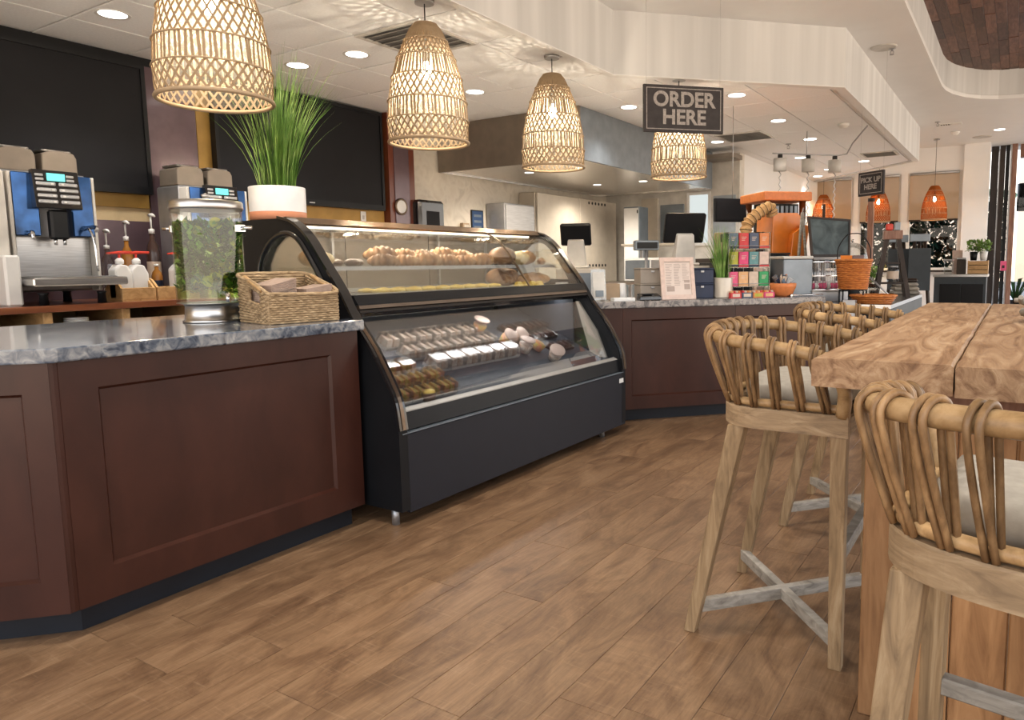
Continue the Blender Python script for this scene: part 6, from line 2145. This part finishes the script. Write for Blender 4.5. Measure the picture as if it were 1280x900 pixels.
for lb, x, h_, mt in (('glass jar left of the dark box on the far cart', -.90, .20, 'acryl'), ('dark square box on the far cart beside the crate', -.73, .22, 'darkwood')):
    t = thing('cart_jar', lb, 'container', (x, 12.12, .9455))
    MB().box(-.06, -.06, 0, .06, .06, h_, .008).build('body', M[mt], t)
    MB().box(-.063, -.063, h_ + .0005, .063, .063, h_ + .025, .006).build('lid', M['steeldull'], t)
t = thing('pink_notice', 'faded pink notice card standing behind the dark box on the cart', 'card', (-.80, 12.3, .9455))
MB().box(-.07, -.004, 0, .07, .004, .36).build('card', M['t_cream'], t)
MB().box(-.05, -.03, 0, .05, .03, .008).build('foot', M['dark'], t) if False else MB().tube([(-.05, .02, .002), (.05, .02, .002)], .004, 5).build('foot', M['dark'], t)

# hanging lantern and plants outside the glazed door
t = thing('hanging_lantern', 'black cylindrical lantern hanging outside the glazed door', 'lantern', (.03, 16.2, 2.08))
MB().cyl((0, 0, 0), .11, .52, 20).build('drum', M['black'], t)
MB().tube([(0, 0, .52), (0, 0, 1.15)], .006, 5).build('chain', M['dark'], t)
t = thing('agave_pot', 'spiky potted plant outside the glazed door at the right edge', 'potted plant', (-.02, 16.8, -.02))
MB().lathe([(.14, 0), (.20, .36), (.18, .36), (.14, .05), (0, .05)], 22).build('pot', M['darkwood'], t)
for k in range(14):
    a = 2 * pi * k / 14
    m = MB()
    L = .38 + .1 * (k % 3)
    p = [Vector((cos(a) * .03, sin(a) * .03, .36)), Vector((cos(a) * L * .5, sin(a) * L * .5, .36 + L * .75)), Vector((cos(a) * L, sin(a) * L, .36 + L * .8))]
    s = Vector((-sin(a), cos(a), 0))
    m.add([p[0] - s * .02, p[0] + s * .02, p[1] + s * .035, p[1] - s * .035, p[2]], [(0, 1, 2, 3), (3, 2, 4)])
    m.build('leaf', M['leafd'], t)

# ================================================================== KITCHEN BEHIND THE CASE
hd_ = thing('kitchen_hood', 'big kitchen canopy hood with taupe sides and shining steel underside', 'hood', (-4.85, 8.1, 2.2))
MB().box(-5.78, 6.30, 2.225, -3.87, 6.33, 2.748).build('front_fascia', M['taupe'], hd_, world=True)
MB().box(-3.90, 6.331, 2.225, -3.87, 9.98, 2.748).build('side_fascia', M['linensteel'], hd_, world=True)
MB().box(-3.868, 9.6, 2.60, -3.42, 9.98, 2.66).build('end_shelf', M['taupe'], hd_, world=True)
MB().box(-5.79, 6.331, 2.225, -5.76, 9.98, 2.40).build('rear_rail', M['steelh'], hd_, world=True)
MB().box(-5.76, 9.95, 2.225, -3.901, 9.98, 2.748).build('back_fascia', M['steelh'], hd_, world=True)
for k, (a, b) in enumerate(((6.335, 7.2), (7.202, 8.1), (8.102, 9.0), (9.002, 9.945))):
    MB().prism([(-5.759, 2.24), (-3.902, 2.24), (-3.902, 2.252), (-5.759, 2.252)], a, b, 'y').build('steel_soffit_panel', M['steelh'], hd_, world=True, fix=True)
rf_ = thing('refrigerator', 'tall beige steel double-door refrigerator beneath the kitchen hood', 'refrigerator', (-5.6, 8.95, 0))
MB().box(-5.79, 7.86, .0, -5.53, 10.04, 2.12, .006).build('body', M['beige'], rf_, world=True)
for a, b in ((7.87, 8.93), (8.94, 10.03)):
    d_ = MB().box(-5.529, a, .12, -5.49, b, 2.11, .006).build('door', M['beige'], rf_, world=True)
for z in (2.06, 1.14):
    for k in range(6):
        o = MB().cyl((-5.4895, 9.19 + .095 * k, z), .022, .003, 10, axis='x').build('vent_hole', M['dark'], rf_, world=True)
ap = thing('steel_cabinet', 'short brushed steel kitchen cabinet left of the beige refrigerator', 'cabinet', (-5.6, 7.5, 0))
MB().box(-5.79, 7.16, 0, -5.50, 7.80, 1.93, .008).build('body', M['steeldull'], ap, world=True)
MB().box(-5.499, 7.18, .2, -5.485, 7.78, 1.91, .004).build('door', M['steel'], ap, world=True)
MB().box(-5.484, 7.805, 1.2, -5.47, 7.85, 1.9).build('dark_edge', M['dark'], ap, world=True) if False else None
t = thing('blue_notice', 'small blue framed notice on the cream stone wall', 'notice', (-5.795, 6.98, 1.70))
MB().box(-.003, -.115, -.14, .012, .115, .14, .003).build('frame', M['dark'], t)
MB().box(.0121, -.10, -.125, .014, .10, .125).build('sheet', M['skyblue'], t)
for z in (.07, .0, -.07): MB().box(.0141, -.07, z - .015, .015, .07, z + .015).build('pale_line', M['linensteel'], t)
t = thing('towel_dispenser', 'black paper towel dispenser on the stone wall by the red post', 'dispenser', (-5.795, 5.99, 1.54))
MB().box(0, -.20, 0, .20, .20, .34, .03).build('housing', M['blackgloss'], t)
MB().box(.2005, -.10, .03, .206, .10, .22, .004).build('front_window', M['screen'], t)
t = thing('wall_outlet_box', 'small beige outlet box on the stone wall near the blue notice', 'outlet', (-5.795, 6.72, 1.60))
MB().box(0, -.06, -.07, .05, .06, .07, .004).build('box', M['card'], t)
MB().box(.0505, -.04, -.05, .055, .04, .05, .002).build('cover', M['beige'], t)

# prep line in front of the kitchen wall, right of the refrigerator
lk = thing('tall_locker', 'tall narrow pale steel locker beside the beige refrigerator', 'locker', (-4.95, 9.7, 0))
MB().box(-5.10, 9.55, 0, -4.84, 9.85, 2.0, .005).build('body', M['linensteel'], lk, world=True)
MB().box(-5.09, 9.535, 1.0, -4.85, 9.549, 1.98, .004).build('door', M['white'], lk, world=True)
for z in (1.08, 1.45, 1.9): MB().box(-4.87, 9.525, z, -4.85, 9.534, z + .05, .003).build('hinge', M['dark'], lk, world=True)
pt_ = thing('prep_table', 'stainless kitchen prep table behind the order counter', 'table', (-3.9, 8.4, 0))
MB().box(-4.6, 8.1, .89, -3.5, 8.75, .93, .004).build('table_top', M['steel'], pt_, world=True)
for x in (-4.57, -3.56):
    for y in (8.13, 8.68): MB().box(x, y, 0, x + .04, y + .04, .889).build('leg', M['steeldull'], pt_, world=True)
MB().box(-4.5, 8.15, .25, -3.55, 8.7, .27).build('under_shelf', M['steel'], pt_, world=True)
mw = thing('microwave', 'pale microwave oven on the kitchen prep table', 'microwave', (-4.12, 8.42, .9305))
MB().box(-.27, -.2, 0, .27, .2, .30, .008).build('housing', M['white'], mw)
MB().box(-.25, -.209, .03, .10, -.2005, .27, .004).build('door', M['linensteel'], mw)
MB().box(.12, -.207, .03, .25, -.2005, .27, .003).build('keypad', M['steeldull'], mw)
sh_ = thing('wall_shelf', 'slanted beige wall shelf above the microwave', 'shelf', (-4.2, 8.6, 1.40))
MB().box(-4.45, 8.25, 1.38, -3.7, 8.75, 1.41, .004).build('board', M['beige'], sh_, world=True)
for x in (-4.40, -3.78): MB().box(x, 8.70, .931, x + .03, 8.74, 1.379).build('bracket', M['steeldull'], sh_, world=True)
